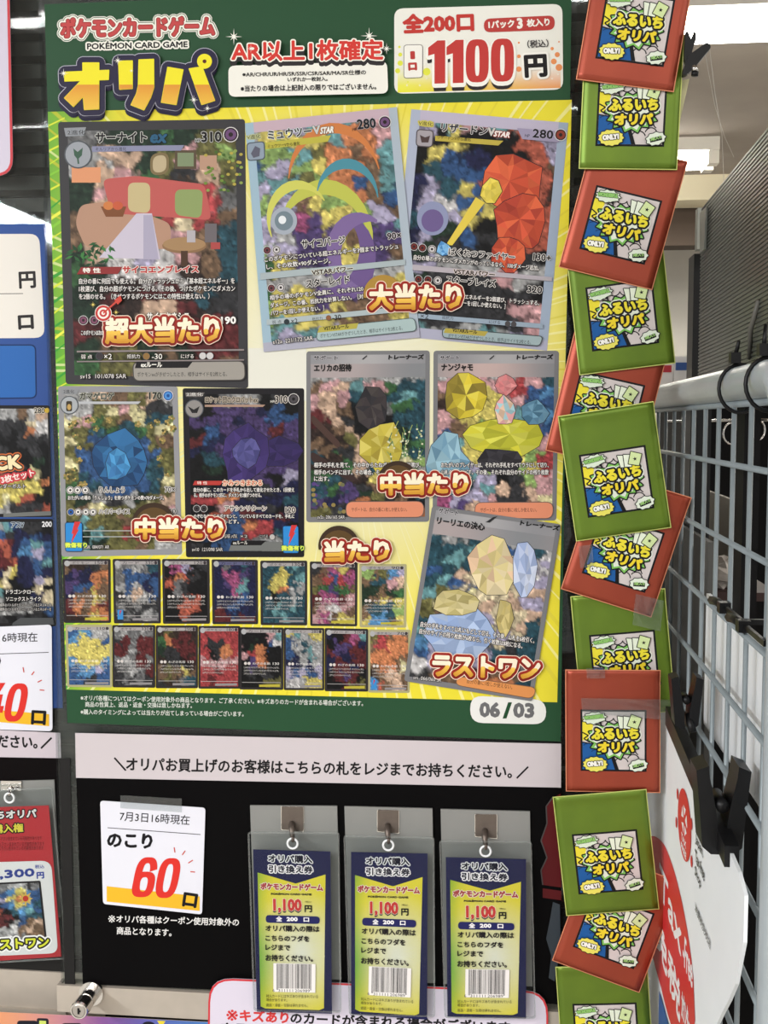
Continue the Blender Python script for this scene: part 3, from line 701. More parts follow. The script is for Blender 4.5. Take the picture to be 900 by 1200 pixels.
def flaw(pr, q, t0, t1, yb):
    pr.rrect(q, 3, '2f86cc', '1a3a60', .8)
    x0, x1 = q[0][0], q[1][0]; y0, y1 = q[0][1], q[2][1]; w, h = x1 - x0, y1 - y0
    pr.poly([(x0 + .55 * w, y0 - .02 * h), (x0 + .9 * w, y0 - .02 * h), (x0 + .7 * w, y0 + .25 * h), (x0 + .8 * w, y0 + .24 * h), (x0 + .35 * w, y0 + .74 * h), (x0 + .48 * w, y0 + .38 * h), (x0 + .38 * w, y0 + .4 * h)], 'c8383a')
    T(pr, '微傷有り', t0, yb, t1, 0, 6.4, 'dbe85a', '2a6a3a', .25, .8)
flaw(c4, [(76, 612), (96.6, 612), (97, 646.5), (76.4, 646.5)], 76, 102, 642)
c4.build('printed_card', poster)

A5 = ['KkgGGkKk', 'kkLLLnbk', 'LLLnLLbb', 'kbLLLLRL', 'RbnLLLRL', 'nnLLLLnL', 'kttLLLLL', 'kmkLLLLL', 'kkkLLLkl', 'kKnkkKnn', 'rrooKnnt', 'kkpnnKkn', 'kOObRnRn', 'kbbbornk', 'kbbbrrtk', 'KkbbgGGk']
c5 = card([(214, 455), (356.5, 455), (356.5, 653), (218, 653)], A5, 53, '1d1b1f', 52, 72, (0.05, 0.035), 3, gain=0.72)
facets(c5, 326, 530, 30, 18, ['35285a', '2e2450'], 10, 9); facets(c5, 287, 532, 30, 35, ['3a2c62', '33275a', '42336e'], 11, 12); facets(c5, 288, 530, 18, 20, ['4c4a80', '55528a', '444276'], 12, 9)
c5.poly([(217, 460), (240, 460), (236, 465), (218, 465)], '6a6462'); T(c5, '2進化', 218.5, 464, 238, 0, 4, 'dcd8d4')
disc(c5, 227.6, 479, 11, '8a8684'); c5.poly([(220, 476), (227, 480), (234, 476), (231, 484), (225, 484)], '242224')
c5.poly([(240, 474.3), (311, 474.3), (308, 476.8), (240, 476.8)], 'a88a78')
T(c5, 'ロケット団のクロバットex', 240.7, 472, 302, 0, 7.2, '1a181a', 'b4a898', .1, .9); T(c5, 'HP', 317, 472, 321.5, 0, 3, WHT); T(c5, '310', 322.5, 472.2, 336.8, 0, 8.4, '141214', 'c8c0b8', .2, 1)
energy(c5, 344, 467.6, 6.6, '4a464a', '1a181a')
c5.poly([(228, 563.5), (262, 563.5), (258, 568.5), (226, 568.5)], 'b03a34'); T(c5, '特 性', 231, 567.8, 243, 0, 3.8, WHT)
T(c5, 'かみつきまわる', 261, 569.3, 307.4, 0, 6.8, 'c25a3a', 'e8d8c4', .2, 1)
body(c5, [('自分の番に、このカードを手札から出して進化させたとき、1回使え', 227, 576.6, 345), ('る。相手のポケモン2匹に、ダメカンを2個ずつのせる。', 227, 582.8, 306.5)], 0, 5.2)
for x in (230.5, 239): energy(c5, x, 596, 4.2, '3a3638', '141214')
T(c5, 'アサシンリターン', 263, 598.8, 312.5, 0, 6.4, '1a181a', 'd8d0c8', .1, .9); T(c5, '120', 334.4, 601, 346, 0, 6.8, '1a181a', 'd8d0c8', .2, .9)
body(c5, [('のぞむなら、このポケモンと、ついているすべてのカードを、手札に', 227, 607.4, 345), ('もどす。', 262, 613.6, 280)], 0, 5)
T(c5, '弱点 ×2', 262, 630.5, 290, 0, 4.4, 'c8c4c0', '1a181a'); disc(c5, 319, 629.3, 3.4, 'b8b4b0'); T(c5, 'にげる', 304, 630.5, 314, 0, 4, 'c8c4c0', '1a181a')
c5.poly([(272, 635), (331, 635), (331, 645.5), (268, 645.5)], '6e706e'); c5.poly([(272, 633.5), (312, 633.5), (306, 639), (270, 639)], '141214'); T(c5, 'exルール', 273, 638, 290, 0, 4.2, WHT)
T(c5, 'sv10  121/098 SAR', 225, 646, 261, 0, 4.2, 'd8d4d0', '141214')
flaw(c5, [(331, 616), (350, 616), (350.5, 648.5), (331.5, 648.5)], 329.6, 356.5, 645.6)
c5.build('printed_card', poster)

def trainer(q, rows, seed, kk, gain=0.9):
    pr = card(q, rows, seed, '77777a', 50, 66, (0.035, 0.03), 4, kk, gain)
    pr.quad_space(q)
    n = 16
    band = lambda v0, v1, fn: pr.shape([(i / n * .93 + .035, v) for v in (v0, v1) for i in range(n + 1)], [[i, i + 1, n + 2 + i, n + 1 + i] for i in range(n)], fn)
    band(.022, .075, lambda p: mix('8c8c90', 'a6a4a6', .5 + .5 * math.sin(p[0] * 7 + seed)))
    band(.075, .155, lambda p: mix('828488', 'a89c9c' if seed != 73 else 'c0a8a4', .5 + .5 * math.sin(p[0] * 5 + 2 + seed)))
    pr.loc = None
    return pr
A6 = ['GGGGGGGG', 'GGGGGGGG', 'DpsTpett', 'psptetTt', 'psDkRget', 'RsKkkktt', 'dDskkkmt', 'DdvsyYme', 'tDKsyYEt', 'ddestyYE', 'etKdyvvG', 'teLKDvDt', 'LnLmvKDk', 'vKKooooo']
c6 = trainer([(359, 411.7), (503.6, 410.7), (503, 611.5), (359, 612)], A6, 61, K1, 0.8)
facets(c6, 448, 526, 26, 32, ['c4b448', 'b0a03c', 'ccbe60', 'a8963a'], 13, 11); facets(c6, 436, 478, 20, 24, ['3a3436', '2c2a2e', '46403f'], 14, 10)
for pts, c in (([(366, 485), (400, 520), (396, 526), (364, 494)], '4a3630'), ([(364, 528), (418, 560), (414, 566), (364, 540)], '3a2a28')): c6.poly(rpoly(pts, 6), c)
for i in range(36):
    x, y = random.uniform(455, 495), random.uniform(500, 545); c6.line((x, y), (x + random.uniform(-5, 5), y - random.uniform(5, 12)), 1, random.choice(['5a7a4a', '3a6a58', '8a9a5a'])); c6.ell(x, y, 1.4, 1.2, 'cfcfae', 6); c6.k -= 1.7
for i in range(24):
    x, y = random.uniform(366, 410), random.uniform(566, 600); c6.ell(x, y, 2.6, 2.4, random.choice(['54407a', '6a6a4a', '3a4a5a', '8a7a48', '2f3a54']), 9); c6.k -= .8
c6.k += 6
T(c6, 'サポート', 367, 422, 396, 0, 5.6, '26262a', 'c8c4c8', .2, .6, .1); T(c6, 'トレーナーズ', 455, 421.5, 496.5, -.01, 6, '141416', None, .4, 0, .1); c6.poly([(424, 421), (430, 416), (430, 417.5), (425.5, 421.5)], '2a2a2c')
T(c6, 'エリカの招待', 367.8, 435.8, 412, -.01, 9, '141416', None, .35)
body(c6, [('相手の手札を見て、その中からたねポケモンを1枚選び、', 368, 548, 493), ('相手のベンチに出す。その場合、そのポケモンをバトル場', 368, 556.5, 493), ('に出す。', 368, 564, 386)], 0, 6.2)
c6.rrect([(405, 587.5), (497, 587), (497, 606.5), (405, 607)], 9, 'd98a6a', '6a5a54', .8); T(c6, 'サポートは、自分の番に1枚しか使えない。', 412, 599.5, 477, 0, 5, '2a201e')
T(c6, 'sv2a  206/165 SAR', 372, 608, 404, 0, 4, 'e0dcd8', '2a2628')
c6.build('printed_card', poster)

A7 = ['GGGGGGGG', 'GGGGGGGG', 'pyypprpt', 'DyyyprbB', 'dyyyppbb', 'pyyyTTbB', 'pDyElspb', 'bDyyspkp', 'TTyysyEp', 'TlyykyEr', 'TllEkEyr', 'bTllkKEp', 'btlTsKsp', 'PllpKKsY', 'PLsooooo']
c7 = trainer([(508, 411), (655, 411), (652, 610), (507, 610.5)], A7, 73, K1, 0.9)
facets(c7, 525, 545, 24, 42, ['7ea6bc', '6c94ac', '90b4c4'], 15, 10); facets(c7, 545, 465, 28, 28, ['d0bc3a', 'c2ae34', 'd8c84c', '8a7a30'], 16, 10); facets(c7, 592, 512, 46, 26, ['c2bc38', 'b0b034', 'ccca50'], 17, 12); facets(c7, 586, 540, 30, 16, ['2a282c', '36343a'], 18, 8)
facets(c7, 592, 452, 14, 13, ['c8787a', 'd08888'], 19, 8); facets(c7, 626, 482, 17, 16, ['58829c', '6a94ac', '4a748e'], 20, 9); facets(c7, 592, 482, 14, 18, ['d8b8a0', '9cc0c8', 'd8a0a0'], 21, 8)
T(c7, 'サポート', 515.3, 422, 538, 0, 5.6, '26262a', 'c8c4c8', .2, .6, .1); T(c7, 'トレーナーズ', 605.3, 421.5, 648, -.01, 6, '141416', None, .4, 0, .1); c7.poly([(573, 421), (579, 416), (579, 417.5), (574.5, 421.5)], '2a2a2c')
T(c7, 'ナンジャモ', 517, 435, 554.4, 0, 8.8, '141416', None, .35)
body(c7, [('おたがいのプレイヤーは、それぞれ手札をすべてウラにして切り、', 517, 548, 643), ('山札の下にもどす。その後、それぞれ自分のサイドの残り枚数', 517, 556.5, 643), ('ぶん、山札を引く。', 517, 564.5, 556)], .0, 6.2)
c7.rrect([(556, 588.5), (649, 588), (648, 608), (556, 608)], 9, 'd98a6a', '6a5a54', .8); T(c7, 'サポートは、自分の番に1枚しか使えない。', 563, 600, 629, 0, 5, '2a201e')
c7.build('printed_card', poster)

A8 = ['GGGGGGGG', 'GGGGGGGG', 'tGtllbtw', 'ttTtlcwl', 'tTtscclw', 'btsccYcl', 'tTbccccs', 'TvYcccsl', 'vYYcsccs', 'vDsclcst', 'tllcYlct', 'TlllkcKt', 'BlllltKt', 'bllllkKg', 'wlDRRDDt', 'KDDDooot']
c8 = trainer([(506.5, 592.4), (657.6, 614.5), (624, 822), (473.4, 798)], A8, 87, K1 + 140, 0.82)
facets(c8, 578, 664, 30, 34, ['cfc08a', 'c4b47c', 'd8c8a0', 'd8b898'], 22, 11); facets(c8, 615, 668, 14, 36, ['b0bcd8', 'c4cce0', '98a8cc'], 23, 9); facets(c8, 540, 742, 42, 34, ['9aaed2', '8ca2ca', 'a8bad8'], 24, 12); facets(c8, 536, 706, 28, 16, ['c0b480', 'ccc090', 'b0a46c'], 25, 9); facets(c8, 592, 724, 10, 24, ['c8b87c', 'b4a468'], 26, 8)
T(c8, 'サポート', 513.3, 601, 536.5, .146, 6.4, '26262a', 'c8c4c8', .2, .6, .1); T(c8, 'トレーナーズ', 609, 615.5, 655, .146, 6.4, '141416', None, .4, 0, .1); c8.poly([(569, 612), (578, 606), (583, 605), (574, 612.5)], '2a2a2c')
T(c8, 'リーリエの決心', 511.3, 614, 567.6, .146, 9, '141416', None, .35)
body(c8, [('自分の手札をすべて山札にもどして切る。その後、山札を6枚引く。', 492.3, 734.5, 626), ('自分のサイドの残り枚数が6枚なら、引く枚数は8枚になる。', 491, 742.5, 612)], .146, 6.4)
c8.rrect([(536, 792), (629.5, 805.5), (624.5, 819.5), (533, 803)], 8, 'd98f52', '7a5a44', .8); T(c8, '自分の番に1枚しか使えない。', 547, 800.5, 600, .14, 5.4, '2a201e')
T(c8, 'sm  066/060 SR', 484, 796, 517, .1, 4.4, 'e0dcd8', '2a2628')
c8.build('printed_card', poster)

SM = [[(72.8, 655), (129.5, 655), (130, 730), (75, 730)], [(132, 655), (188, 655), (188.5, 730.5), (133.5, 730.5)], [(190, 655), (245.5, 655), (246, 731), (191, 731)], [(248, 655.5), (302, 656), (302.5, 731.5), (249, 731.5)],
      [(305, 657), (360, 657), (360, 733), (305.5, 732.5)], [(363, 658), (419, 658.5), (418.5, 734), (363.5, 733.5)], [(421, 661), (476.5, 661), (476, 735.5), (421.5, 735)],
      [(76.6, 732), (131, 732), (131.5, 805.5), (78.5, 805)], [(131.5, 732.5), (182, 732.5), (182, 806), (132, 805.5)], [(182.5, 733), (232, 733), (232, 806.5), (182.5, 806.5)], [(232.5, 733.5), (281.5, 733.5), (281.5, 807), (232.5, 807)],
      [(280.5, 735), (332.5, 735.5), (332, 808.5), (280.5, 808)], [(332.6, 735.5), (380, 736), (380, 809), (332.6, 808.7)], [(380.5, 736), (431.5, 737), (431.5, 810.5), (380.5, 810)], [(431.5, 737.5), (481, 738), (480, 812), (431.5, 811.5)]]
SA = [['DdKKD', 'nLnoo', 'LbboD', 'nDDyD', 'RoDoR', 'ddDyo'], ['GgGgt', 'gbbbn', 'GbGnb', 'KGsGb', 'gKgKK', 'KgKGg'], ['kPlkK', 'koOKk', 'OgKkk', 'kgKOk', 'kkOOk', 'kkOkk'], ['ngntn', 'nPPLn', 'nLPTn', 'nnnbn', 'nnbnn', 'RRnRR'],
      ['tttTt', 'tyytT', 'tyotG', 'tktGt', 'tTtTt', 'ttTtt'], ['KDPyK', 'DrbrP', 'veLev', 'RPPRp', 'DpwpD', 'pPDyy'], ['EDvBl', 'Dttps', 'mmDme', 'mDyDy', 'DtttE', 'yBBDy'], ['bTBGG', 'Byyyb', 'yyyyy', 'ByyyB', 'bBBlb', 'bbKbb'],
      ['gGgGg', 'KRgRR', 'RRGRR', 'gGgRg', 'KgGgR', 'KgKgK'], ['dvdRd', 'eoRRd', 'mKKRR', 'dKKkd', 'DvDyD', 'KdKgt'], ['rrrrr', 'rKKrr', 'rkKor', 'ppppp', 'rrRrr', 'rRrrr'], ['kkkpT', 'kmkbw', 'prokk', 'kLokk', 'kKkKk', 'kkkvv'],
      ['yTGyy', 'bGtGG', 'bgGTG', 'nnGnG', 'lblbl', 'GwGyy'], ['nkRPT', 'kLLRn', 'RLnRR', 'nRRnR', 'kRLRk', 'kkRvv'], ['vrDoD', 'Drooo', 'ooooD', 'DooDY', 'dDssD', 'BODsD']]
SN = [('150', 0), ('330', 0), ('120', 0), ('140', 0), ('130', 0), ('280', 0), ('90', 0), ('110', 0), ('330', 0), ('290', 0), ('180', 0), ('140', 0), ('280', 0), ('310', 0), ('70', 0)]
for i, (q, rows) in enumerate(zip(SM, SA)):
    light = i in (6, 7, 14)
    pr = card(q, rows, 100 + i, '2b2729' if not light else 'a8a27a', 24, 34, (0.05, 0.035), 2, gain=0.78 if not light else 0.95)
    pr.quad_space(q)
    pr.poly([(.06, .035), (.94, .035), (.94, .085), (.06, .085)], 'a09a9a' if i != 3 else '5a5a7a')
    pr.text(['ポケモン', 'カード'][i % 2], (.2, .08), (.55, .08), .04, '1c1a1c'); pr.text(SN[i][0], (.68, .082), (.85, .082), .045, '1c1a1c'); pr.ell(.9, .06, .035, .025, '3a3236', 12)
    pr.ell(.1, .07, .06, .045, 'a8a8aa', 12)
    v = .58
    for k in range(2): pr.ell(.14 + .08 * k, v, .035, .025, 'cfc8c4', 10)
    pr.text('わざの名前', (.3, v + .02), (.7, v + .02), .04, 'e8e4e0'); pr.text('130', (.76, v + .02), (.9, v + .02), .04, 'e8e4e0')
    for k, vv in enumerate((.66, .71, .76)): pr.text('このポケモンについているエネルギーをトラッシュする。', (.1, vv), (.9 - .3 * (k == 2), vv), .032, 'dcd8d4')
    pr.poly([(.06, .88), (.94, .88), (.94, .888), (.06, .888)], 'a8a4a4')
    if i in (0, 5, 6, 11, 13): pr.poly([(.45, .92), (.92, .91), (.92, .95), (.45, .955)], 'b4a83c')
    else: pr.poly([(.4, .92), (.92, .915), (.92, .95), (.4, .955)], '8a8688')
    if i in (1, 14): pr.poly([(.08, .79), (.2, .79), (.2, .94), (.08, .94)], '3a86c4'); pr.poly([(.13, .8), (.17, .8), (.12, .88)], 'c0383a')
    pr.loc = None
    pr.build('printed_card', poster)

# --- gold prize badges over the cards
def badge(txt, a, b, h, half=None, hr=20, hc='3c2c20', tilt=0):
    pr = Print(to, K1 + 300)
    if half: pr.ell(half[0], half[1], hr, hr, hc, 24, 170, 375)
    if half: pr.ell(half[0], half[1] + 2, hr * .86, hr * .86, 'a8843a' if hc != '3c2c20' else '5a4426', 24, 190, 350)
    pr.text(txt, a, b, h, 'f6ead0', 1.5, [('f4dcc8', 5.4), ('9a2a20', 4.5), ('7a2018', 2.6, 0, 1.5)], 0, ('c98a2c', 'f0c455'))
    return pr
pb_ = badge('超大当たり', (123, 403.5), (258, 401), 31)
for r, c in ((10, 'e8e0d8'), (9.2, 'c03a38'), (6.6, 'f0e8e0'), (4.4, 'c03a38'), (2.2, 'f0e8e0')): pb_.ell(121, 367, r, r, c)
pb_.line((121, 367), (138, 352), 2, 'c8483c'); pb_.poly([(134, 352), (141, 346), (143, 352), (138, 357)], 'c8483c')
sparkle(pb_, 109, 357, 4, 'f0d870'); sparkle(pb_, 136, 366, 4, 'f0d870')
pb_.build('prize_badge', poster)
badge('大当たり', (432.5, 364), (541.5, 362.5), 31, (449, 345), 23, 'a8843a').build('prize_badge', poster)
badge('中当たり', (157.5, 632.5), (262, 632), 26, (180, 615), 26).build('prize_badge', poster)
badge('中当たり', (445.5, 581), (549.5, 579.5), 27, (466, 563), 23).build('prize_badge', poster)
badge('当たり', (380, 659.5), (457, 657.5), 26, (397, 640), 24).build('prize_badge', poster)
badge('ラストワン', (506, 792.5), (633, 797), 26).build('prize_badge', poster)
# --- foot of the poster
ft = Print(to, K1)
ft.text('※オリパ各種についてはクーポン使用対象外の商品となります。ご了承ください。※キズありのカードが含まれる場合がございます。', (94.4, 821), (425.5, 827.5), 6.6, 'd8dcd4', 0.1)
ft.text('商品の性質上、返品・返金・交換は致しかねます。', (99.7, 828.5), (225, 830), 6.4, 'd8dcd4', 0.1)
ft.text('※購入のタイミングによっては当たりが出てしまっている場合がございます。', (94.4, 837.3), (285.5, 839.8), 6.4, 'd8dcd4', 0.1)
ft.rrect([(551, 815), (640, 820), (640, 849), (551, 847)], 15, 'e6e6e2')
ft.text('06', (561.5, 840.6), (586, 841), 18, '6a6a6c', 1.2); ft.text('03', (601, 841.2), (626, 841.8), 18, '6a6a6c', 1.2)
ft.poly([(589, 842), (593.5, 842), (600, 823), (595.5, 823)], '1f4a2d')
ft.build('footnote_lettering', poster)
# clear film pocket the poster sits in
slab('clear_pocket', [(44, -20), (676, -22), (662, 874), (70, 866)], YP + 0.0012, 0.0008, M_CLEAR, poster)
# ------------------------------------------------------------------ below the poster
bn = thing('instruction_banner', 'long pale pink paper banner with one line of black writing under the big poster', 'banner', onY(370, 920, 0))
BQ = [(88, 859), (657.5, 871.7), (657.5, 923), (89, 911.5)]
slab('paper_sheet', BQ, -0.0006, 0.0006, mat('pale_pink_paper', 'cbc2c6', 0.6, 0, 0.01, 10), bn)
p = Print(planeY(-0.0007))
p.text('オリパお買上げのお客様はこちらの札をレジまでお持ちください。', (147.5, 903.5), (600, 912.5), 16.5, '1a181a', 0.45)
p.line((134, 888), (147.5, 903), 2, '1a181a'); p.line((605.5, 912), (619, 898.5), 2, '1a181a')
p.build('lettering', bn)

bs = thing('black_notice_sheet', 'glossy black sheet behind the three hanging tickets, with a small white note', 'sign', onY(370, 1165, 0))
SQ = [(89, 905), (657.5, 916), (658, 1177), (97, 1153)]
slab('paper_sheet', SQ, 0.0006, 0.0006, mat('glossy_black_paper', '0b0a0b', 0.5, 0, 0.05, 10, spec=0.04), bs)
p = Print(planeY(0.0004))
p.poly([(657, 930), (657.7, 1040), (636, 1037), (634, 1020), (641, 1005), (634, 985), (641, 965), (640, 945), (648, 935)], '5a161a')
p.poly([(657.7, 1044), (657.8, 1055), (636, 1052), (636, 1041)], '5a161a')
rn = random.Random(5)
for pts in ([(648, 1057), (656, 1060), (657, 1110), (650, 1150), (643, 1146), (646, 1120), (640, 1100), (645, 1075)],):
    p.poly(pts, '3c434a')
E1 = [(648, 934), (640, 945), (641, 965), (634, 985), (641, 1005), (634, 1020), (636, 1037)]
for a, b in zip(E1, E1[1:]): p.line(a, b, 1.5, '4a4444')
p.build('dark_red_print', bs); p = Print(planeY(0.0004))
p.text('※', (126.7, 1081), (135, 1081.2), 8.6, 'e4e2e0'); p.text('オリパ各種はクーポン使用対象外の', (136.2, 1081.2), (280, 1085.5), 9.2, 'e4e2e0', 0.2)
p.text('商品となります。', (136.5, 1095), (201, 1097.5), 9.2, 'e4e2e0', 0.2)
p.build('lettering', bs)

def stock_card(name, label, q, date, n60, r=4, Y=-0.0012):
    t = thing(name, label, 'notice card', onY((q[2][0] + q[3][0]) / 2, (q[2][1] + q[3][1]) / 2, Y), None)
    slab('card', rpoly(q, r), Y, 0.0006, M_CARDW, t)
    return t
M_CARDW = mat('white_card', 'e2e2ec', 0.4, 0, 0.01, 10)
sc = stock_card('remaining_stock_card', 'white card with a yellow band and a red number, taped to the black sheet', [(117.3, 938.3), (240.7, 946.7), (236.7, 1071.7), (120.7, 1059.3)], '', '')
p = Print(planeY(-0.0013))
p.text('7月3日16時現在', (140, 962), (222, 967), 11.5, '2c2a30', 0.1)
p.line((126, 970), (235, 978), 0.8, '3a383c')
p.text('のこり', (125, 993), (178.5, 995), 18, '17151a', 0.9)
p.poly([(125, 1038.5), (234, 1050.5), (234, 1067.5), (125, 1056.5)], 'e8b52c')
def big_numeral(pr, txt, a, b, h, col, shear=.2):
    """heavy slanted condensed numerals built from strokes"""
    w = b[0] - a[0]; dw = w / len(txt)
    for k, chx in enumerate(txt):
        x0 = a[0] + k * dw; yb = a[1] + (b[1] - a[1]) * (k + .5) / len(txt)
        M = lambda u, v: (x0 + .03 * dw + u * dw * .95 + shear * (1 - v) * h, yb - (1 - v) * h)
        se = lambda cx, cy, rx, ry, t: (cx + rx * math.copysign(abs(math.cos(t)) ** .7, math.cos(t)), cy + ry * math.copysign(abs(math.sin(t)) ** .7, math.sin(t)))
        def ringst(cx, cy, rx, ry, tx, ty, a0, a1, n=30):
            pts = []
            for i in range(n + 1):
                t = math.radians(a0 + (a1 - a0) * i / n); pts += [M(*se(cx, cy, rx, ry, t)), M(*se(cx, cy, rx - tx, ry - ty, t))]
            pr.shape(pts, [[2 * i, 2 * i + 2, 2 * i + 3, 2 * i + 1] for i in range(n)], col)
        if chx == '0': ringst(.5, .5, .5, .5, .33, .15, 0, 360)
        elif chx == '6':
            ringst(.5, .5, .5, .5, .33, .15, 90, 345); ringst(.5, .68, .5, .32, .33, .14, 0, 360)
        elif chx == '4':
            pr.poly([M(.5, 0), M(.85, 0), M(.38, .62), M(.02, .62)], col); pr.poly([M(.02, .6), M(1, .6), M(1, .78), M(.02, .78)], col); pr.poly([M(.52, .3), M(.84, .3), M(.84, 1), M(.52, 1)], col)
big_numeral(p, '60', (151.5, 1051), (205.5, 1053), 47, 'd8332c')
p.text('口', (213, 1062), (230, 1064.5), 17, '17151a', 1.0)
for a, b in (((204, 993), (205, 999)), ((217, 997), (213.5, 1002)), ((226, 1008), (220.5, 1011.5)), ((228.5, 1022), (223, 1021.5))): p.line(a, b, 1.2, 'c8483c')
p.build('lettering', sc)
tp = tag(slab('clear_tape', [(141, 932), (213, 936), (213, 952), (141, 947)], -0.0020, 0.0001, M_TAPE), 'clear tape across the top of the white card on black', 'tape')

# ---- three hooks with hanging tickets
M_BLUEP = mat('navy_ticket_paper', '171a4c', 0.5, 0, 0.03, 20)
PL = [[(293, 944), (395, 944.7), (400, 1148), (300, 1147)], [(403.5, 945), (506.7, 947.6), (510, 1152), (410, 1150)], [(516.3, 948.3), (621, 951), (624, 1156), (521, 1153)]]
HK = [[(330, 945.5), (355.5, 946), (355.5, 974), (330, 972)], [(442.5, 949.6), (467, 950), (467, 976.5), (442.5, 974)], [(557, 954.5), (582, 955), (582, 982.5), (557, 980)]]
RG = [(342.8, 988.5), (455, 990.5), (569, 997.5)]
SL = [[(290, 975), (397.5, 975.5), (400, 1187), (297, 1185)], [(402.4, 979), (509, 981.3), (510, 1192), (409, 1190)], [(514.6, 985), (623, 986), (628, 1194), (520.7, 1193)]]
TK = [[(296.5, 995.5), (387, 998), (389, 1188), (301, 1185.5)], [(411.4, 998.5), (501, 1000.4), (500.5, 1195), (411.5, 1188.5)], [(522.4, 1004.6), (616.5, 1007), (616.5, 1193.6), (524.4, 1191.6)]]
WHERE = ['left', 'middle', 'right']
SIDE = ['beside the white card with the red number', 'in the middle of the three', 'nearest the strip of foil packs']
def ticket_art(q, Y, parent):
    p = Print(planeY(Y))
    G = lambda x, y: ((x - 40 - (y - 38) * .0222) / 547.5, (y - 38 - (x - 40) * .013) / 1132.0)
    p.quad_space(q)
    def t(txt, x0, x1, yb, yt, col, bold=0.0, outs=(), dy=0.0):
        a, b = G(x0, yb), G(x1, yb + dy); p.text(txt, a, b, (yb - yt) / 1132.0, col, bold, outs)
    n = 10; g = []
    V = [G(72, 198), G(345, 272), G(556, 205), G(556, 1135), G(545, 1155), G(105, 1143), G(90, 1130)]
    def tc(P):
        u, v = P; d = math.hypot((u - .6) * .9, (v - .62) * 1.6)
        c = mix('f6f4e4', 'f2e244', d * 1.6); return mix(c, '5cb03a', max(0, .24 - u + .06 * math.cos(v * 9)) * 3.4)
    cx = G(330, 720)
    ring_ = [bl([V[0], V[2], V[3], V[6]], 0, 0)]
    # fan grid: from V-shaped top edge down to the foot
    N, Mv = 14, 16; pts = []
    for j in range(Mv + 1):
        for i in range(N + 1):
            s = i / N; top = (V[0][0] + (V[1][0] - V[0][0]) * s * 2, V[0][1] + (V[1][1] - V[0][1]) * s * 2) if s < .5 else (V[1][0] + (V[2][0] - V[1][0]) * (s * 2 - 1), V[1][1] + (V[2][1] - V[1][1]) * (s * 2 - 1))
            ff = 0.012 * max(0, 1 - min(s, 1 - s) * 14); bot = (V[6][0] + .006 + (V[3][0] - V[6][0] - .01) * s, G(300, 1150)[1] - ff)
            k = j / Mv; pts.append((top[0] + (bot[0] - top[0]) * k, top[1] + (bot[1] - top[1]) * k))
    p.shape(pts, [[j * (N + 1) + i, j * (N + 1) + i + 1, (j + 1) * (N + 1) + i + 1, (j + 1) * (N + 1) + i] for j in range(Mv) for i in range(N)], tc)
    rr = random.Random(2)
    for i in range(40):
        a = rr.uniform(0, 6.28); r0, r1 = rr.uniform(.12, .2), rr.uniform(.24, .36)
        c0 = (.58, .62); A = (c0[0] + r0 * math.cos(a), c0[1] + .55 * r0 * math.sin(a)); B = (c0[0] + r1 * math.cos(a), c0[1] + .55 * r1 * math.sin(a)); C2 = (c0[0] + r1 * math.cos(a + .035), c0[1] + .55 * r1 * math.sin(a + .035))
        p._add([A, B, C2], [[0, 1, 2]], mix(tc(B), 'f4f2c0', .5), p.k * STEP); p.k += .3
    p.k += 1
    w3 = [('f2f0f2', .017)]
    t('オリパ購入', 148, 462, 127, 68, '17162a', .004, w3, 4); t('引き換え券', 150, 466, 200, 142, '17162a', .004, w3, 4)
    t('ポケモンカードゲーム', 92, 540, 322, 264, 'a83a3c', .006, [('f0ece0', .012)], 4)
    t('POKÉMON CARD GAME', 168, 458, 355, 335, '2a2426', .002)
    t('1,100', 184, 390, 484, 372, 'b83a36', .010, [('2a2426', .012, 0, .009), ('f2efe0', .014)], 0)
    t('（税込）', 412, 456, 406, 392, '2a2426'); t('円', 409, 462, 474, 420, '17161a', .004)
    a = [G(130, 494), G(518, 500), G(518, 552), G(130, 548)]; p.poly(rpoly(a, .045), '24265a')
    t('全', 205, 248, 540, 500, 'f0eef0', .003); t('200', 280, 360, 538, 504, 'f0eef0', .004); t('口', 402, 442, 540, 506, 'f0eef0', .003)
    t('オリパ購入の際は', 128, 517, 610, 562, '201d20', .003, (), 2); t('こちらのフダを', 128, 444, 678, 632, '201d20', .003, (), 2)
    t('レジまで', 128, 306, 742, 698, '201d20', .003, (), 2); t('お持ちください。', 128, 472, 818, 768, '201d20', .003, (), 2)
    p.poly([G(186, 830), G(490, 832), G(490, 1032), G(186, 1030)], 'ece8e6')
    x = 208.0; rr = random.Random(9)
    while x < 462:
        w = rr.choice([2, 2, 4, 4, 6]); p.poly([G(x, 834), G(x + w, 834), G(x + w, 1006 if 215 < x < 450 else 1016), G(x, 1006 if 215 < x < 450 else 1016)], '2c292c'); p.k -= 1; x += w + rr.choice([2, 3, 3, 5])
    p.k += 1
    t('6', 180, 194, 1030, 1010, '2c292c'); t('311111', 222, 328, 1030, 1010, '2c292c'); t('206989', 342, 450, 1030, 1010, '2c292c')
    t('封入カードにはキズありが含まれている', 133, 510, 1071, 1048, '2a2826'); t('場合があります。', 133, 286, 1098, 1076, '2a2826'); t('返品・返金・交換は承れません。', 133, 437, 1134, 1112, '2a2826')
    return p.build('printed_face', parent)
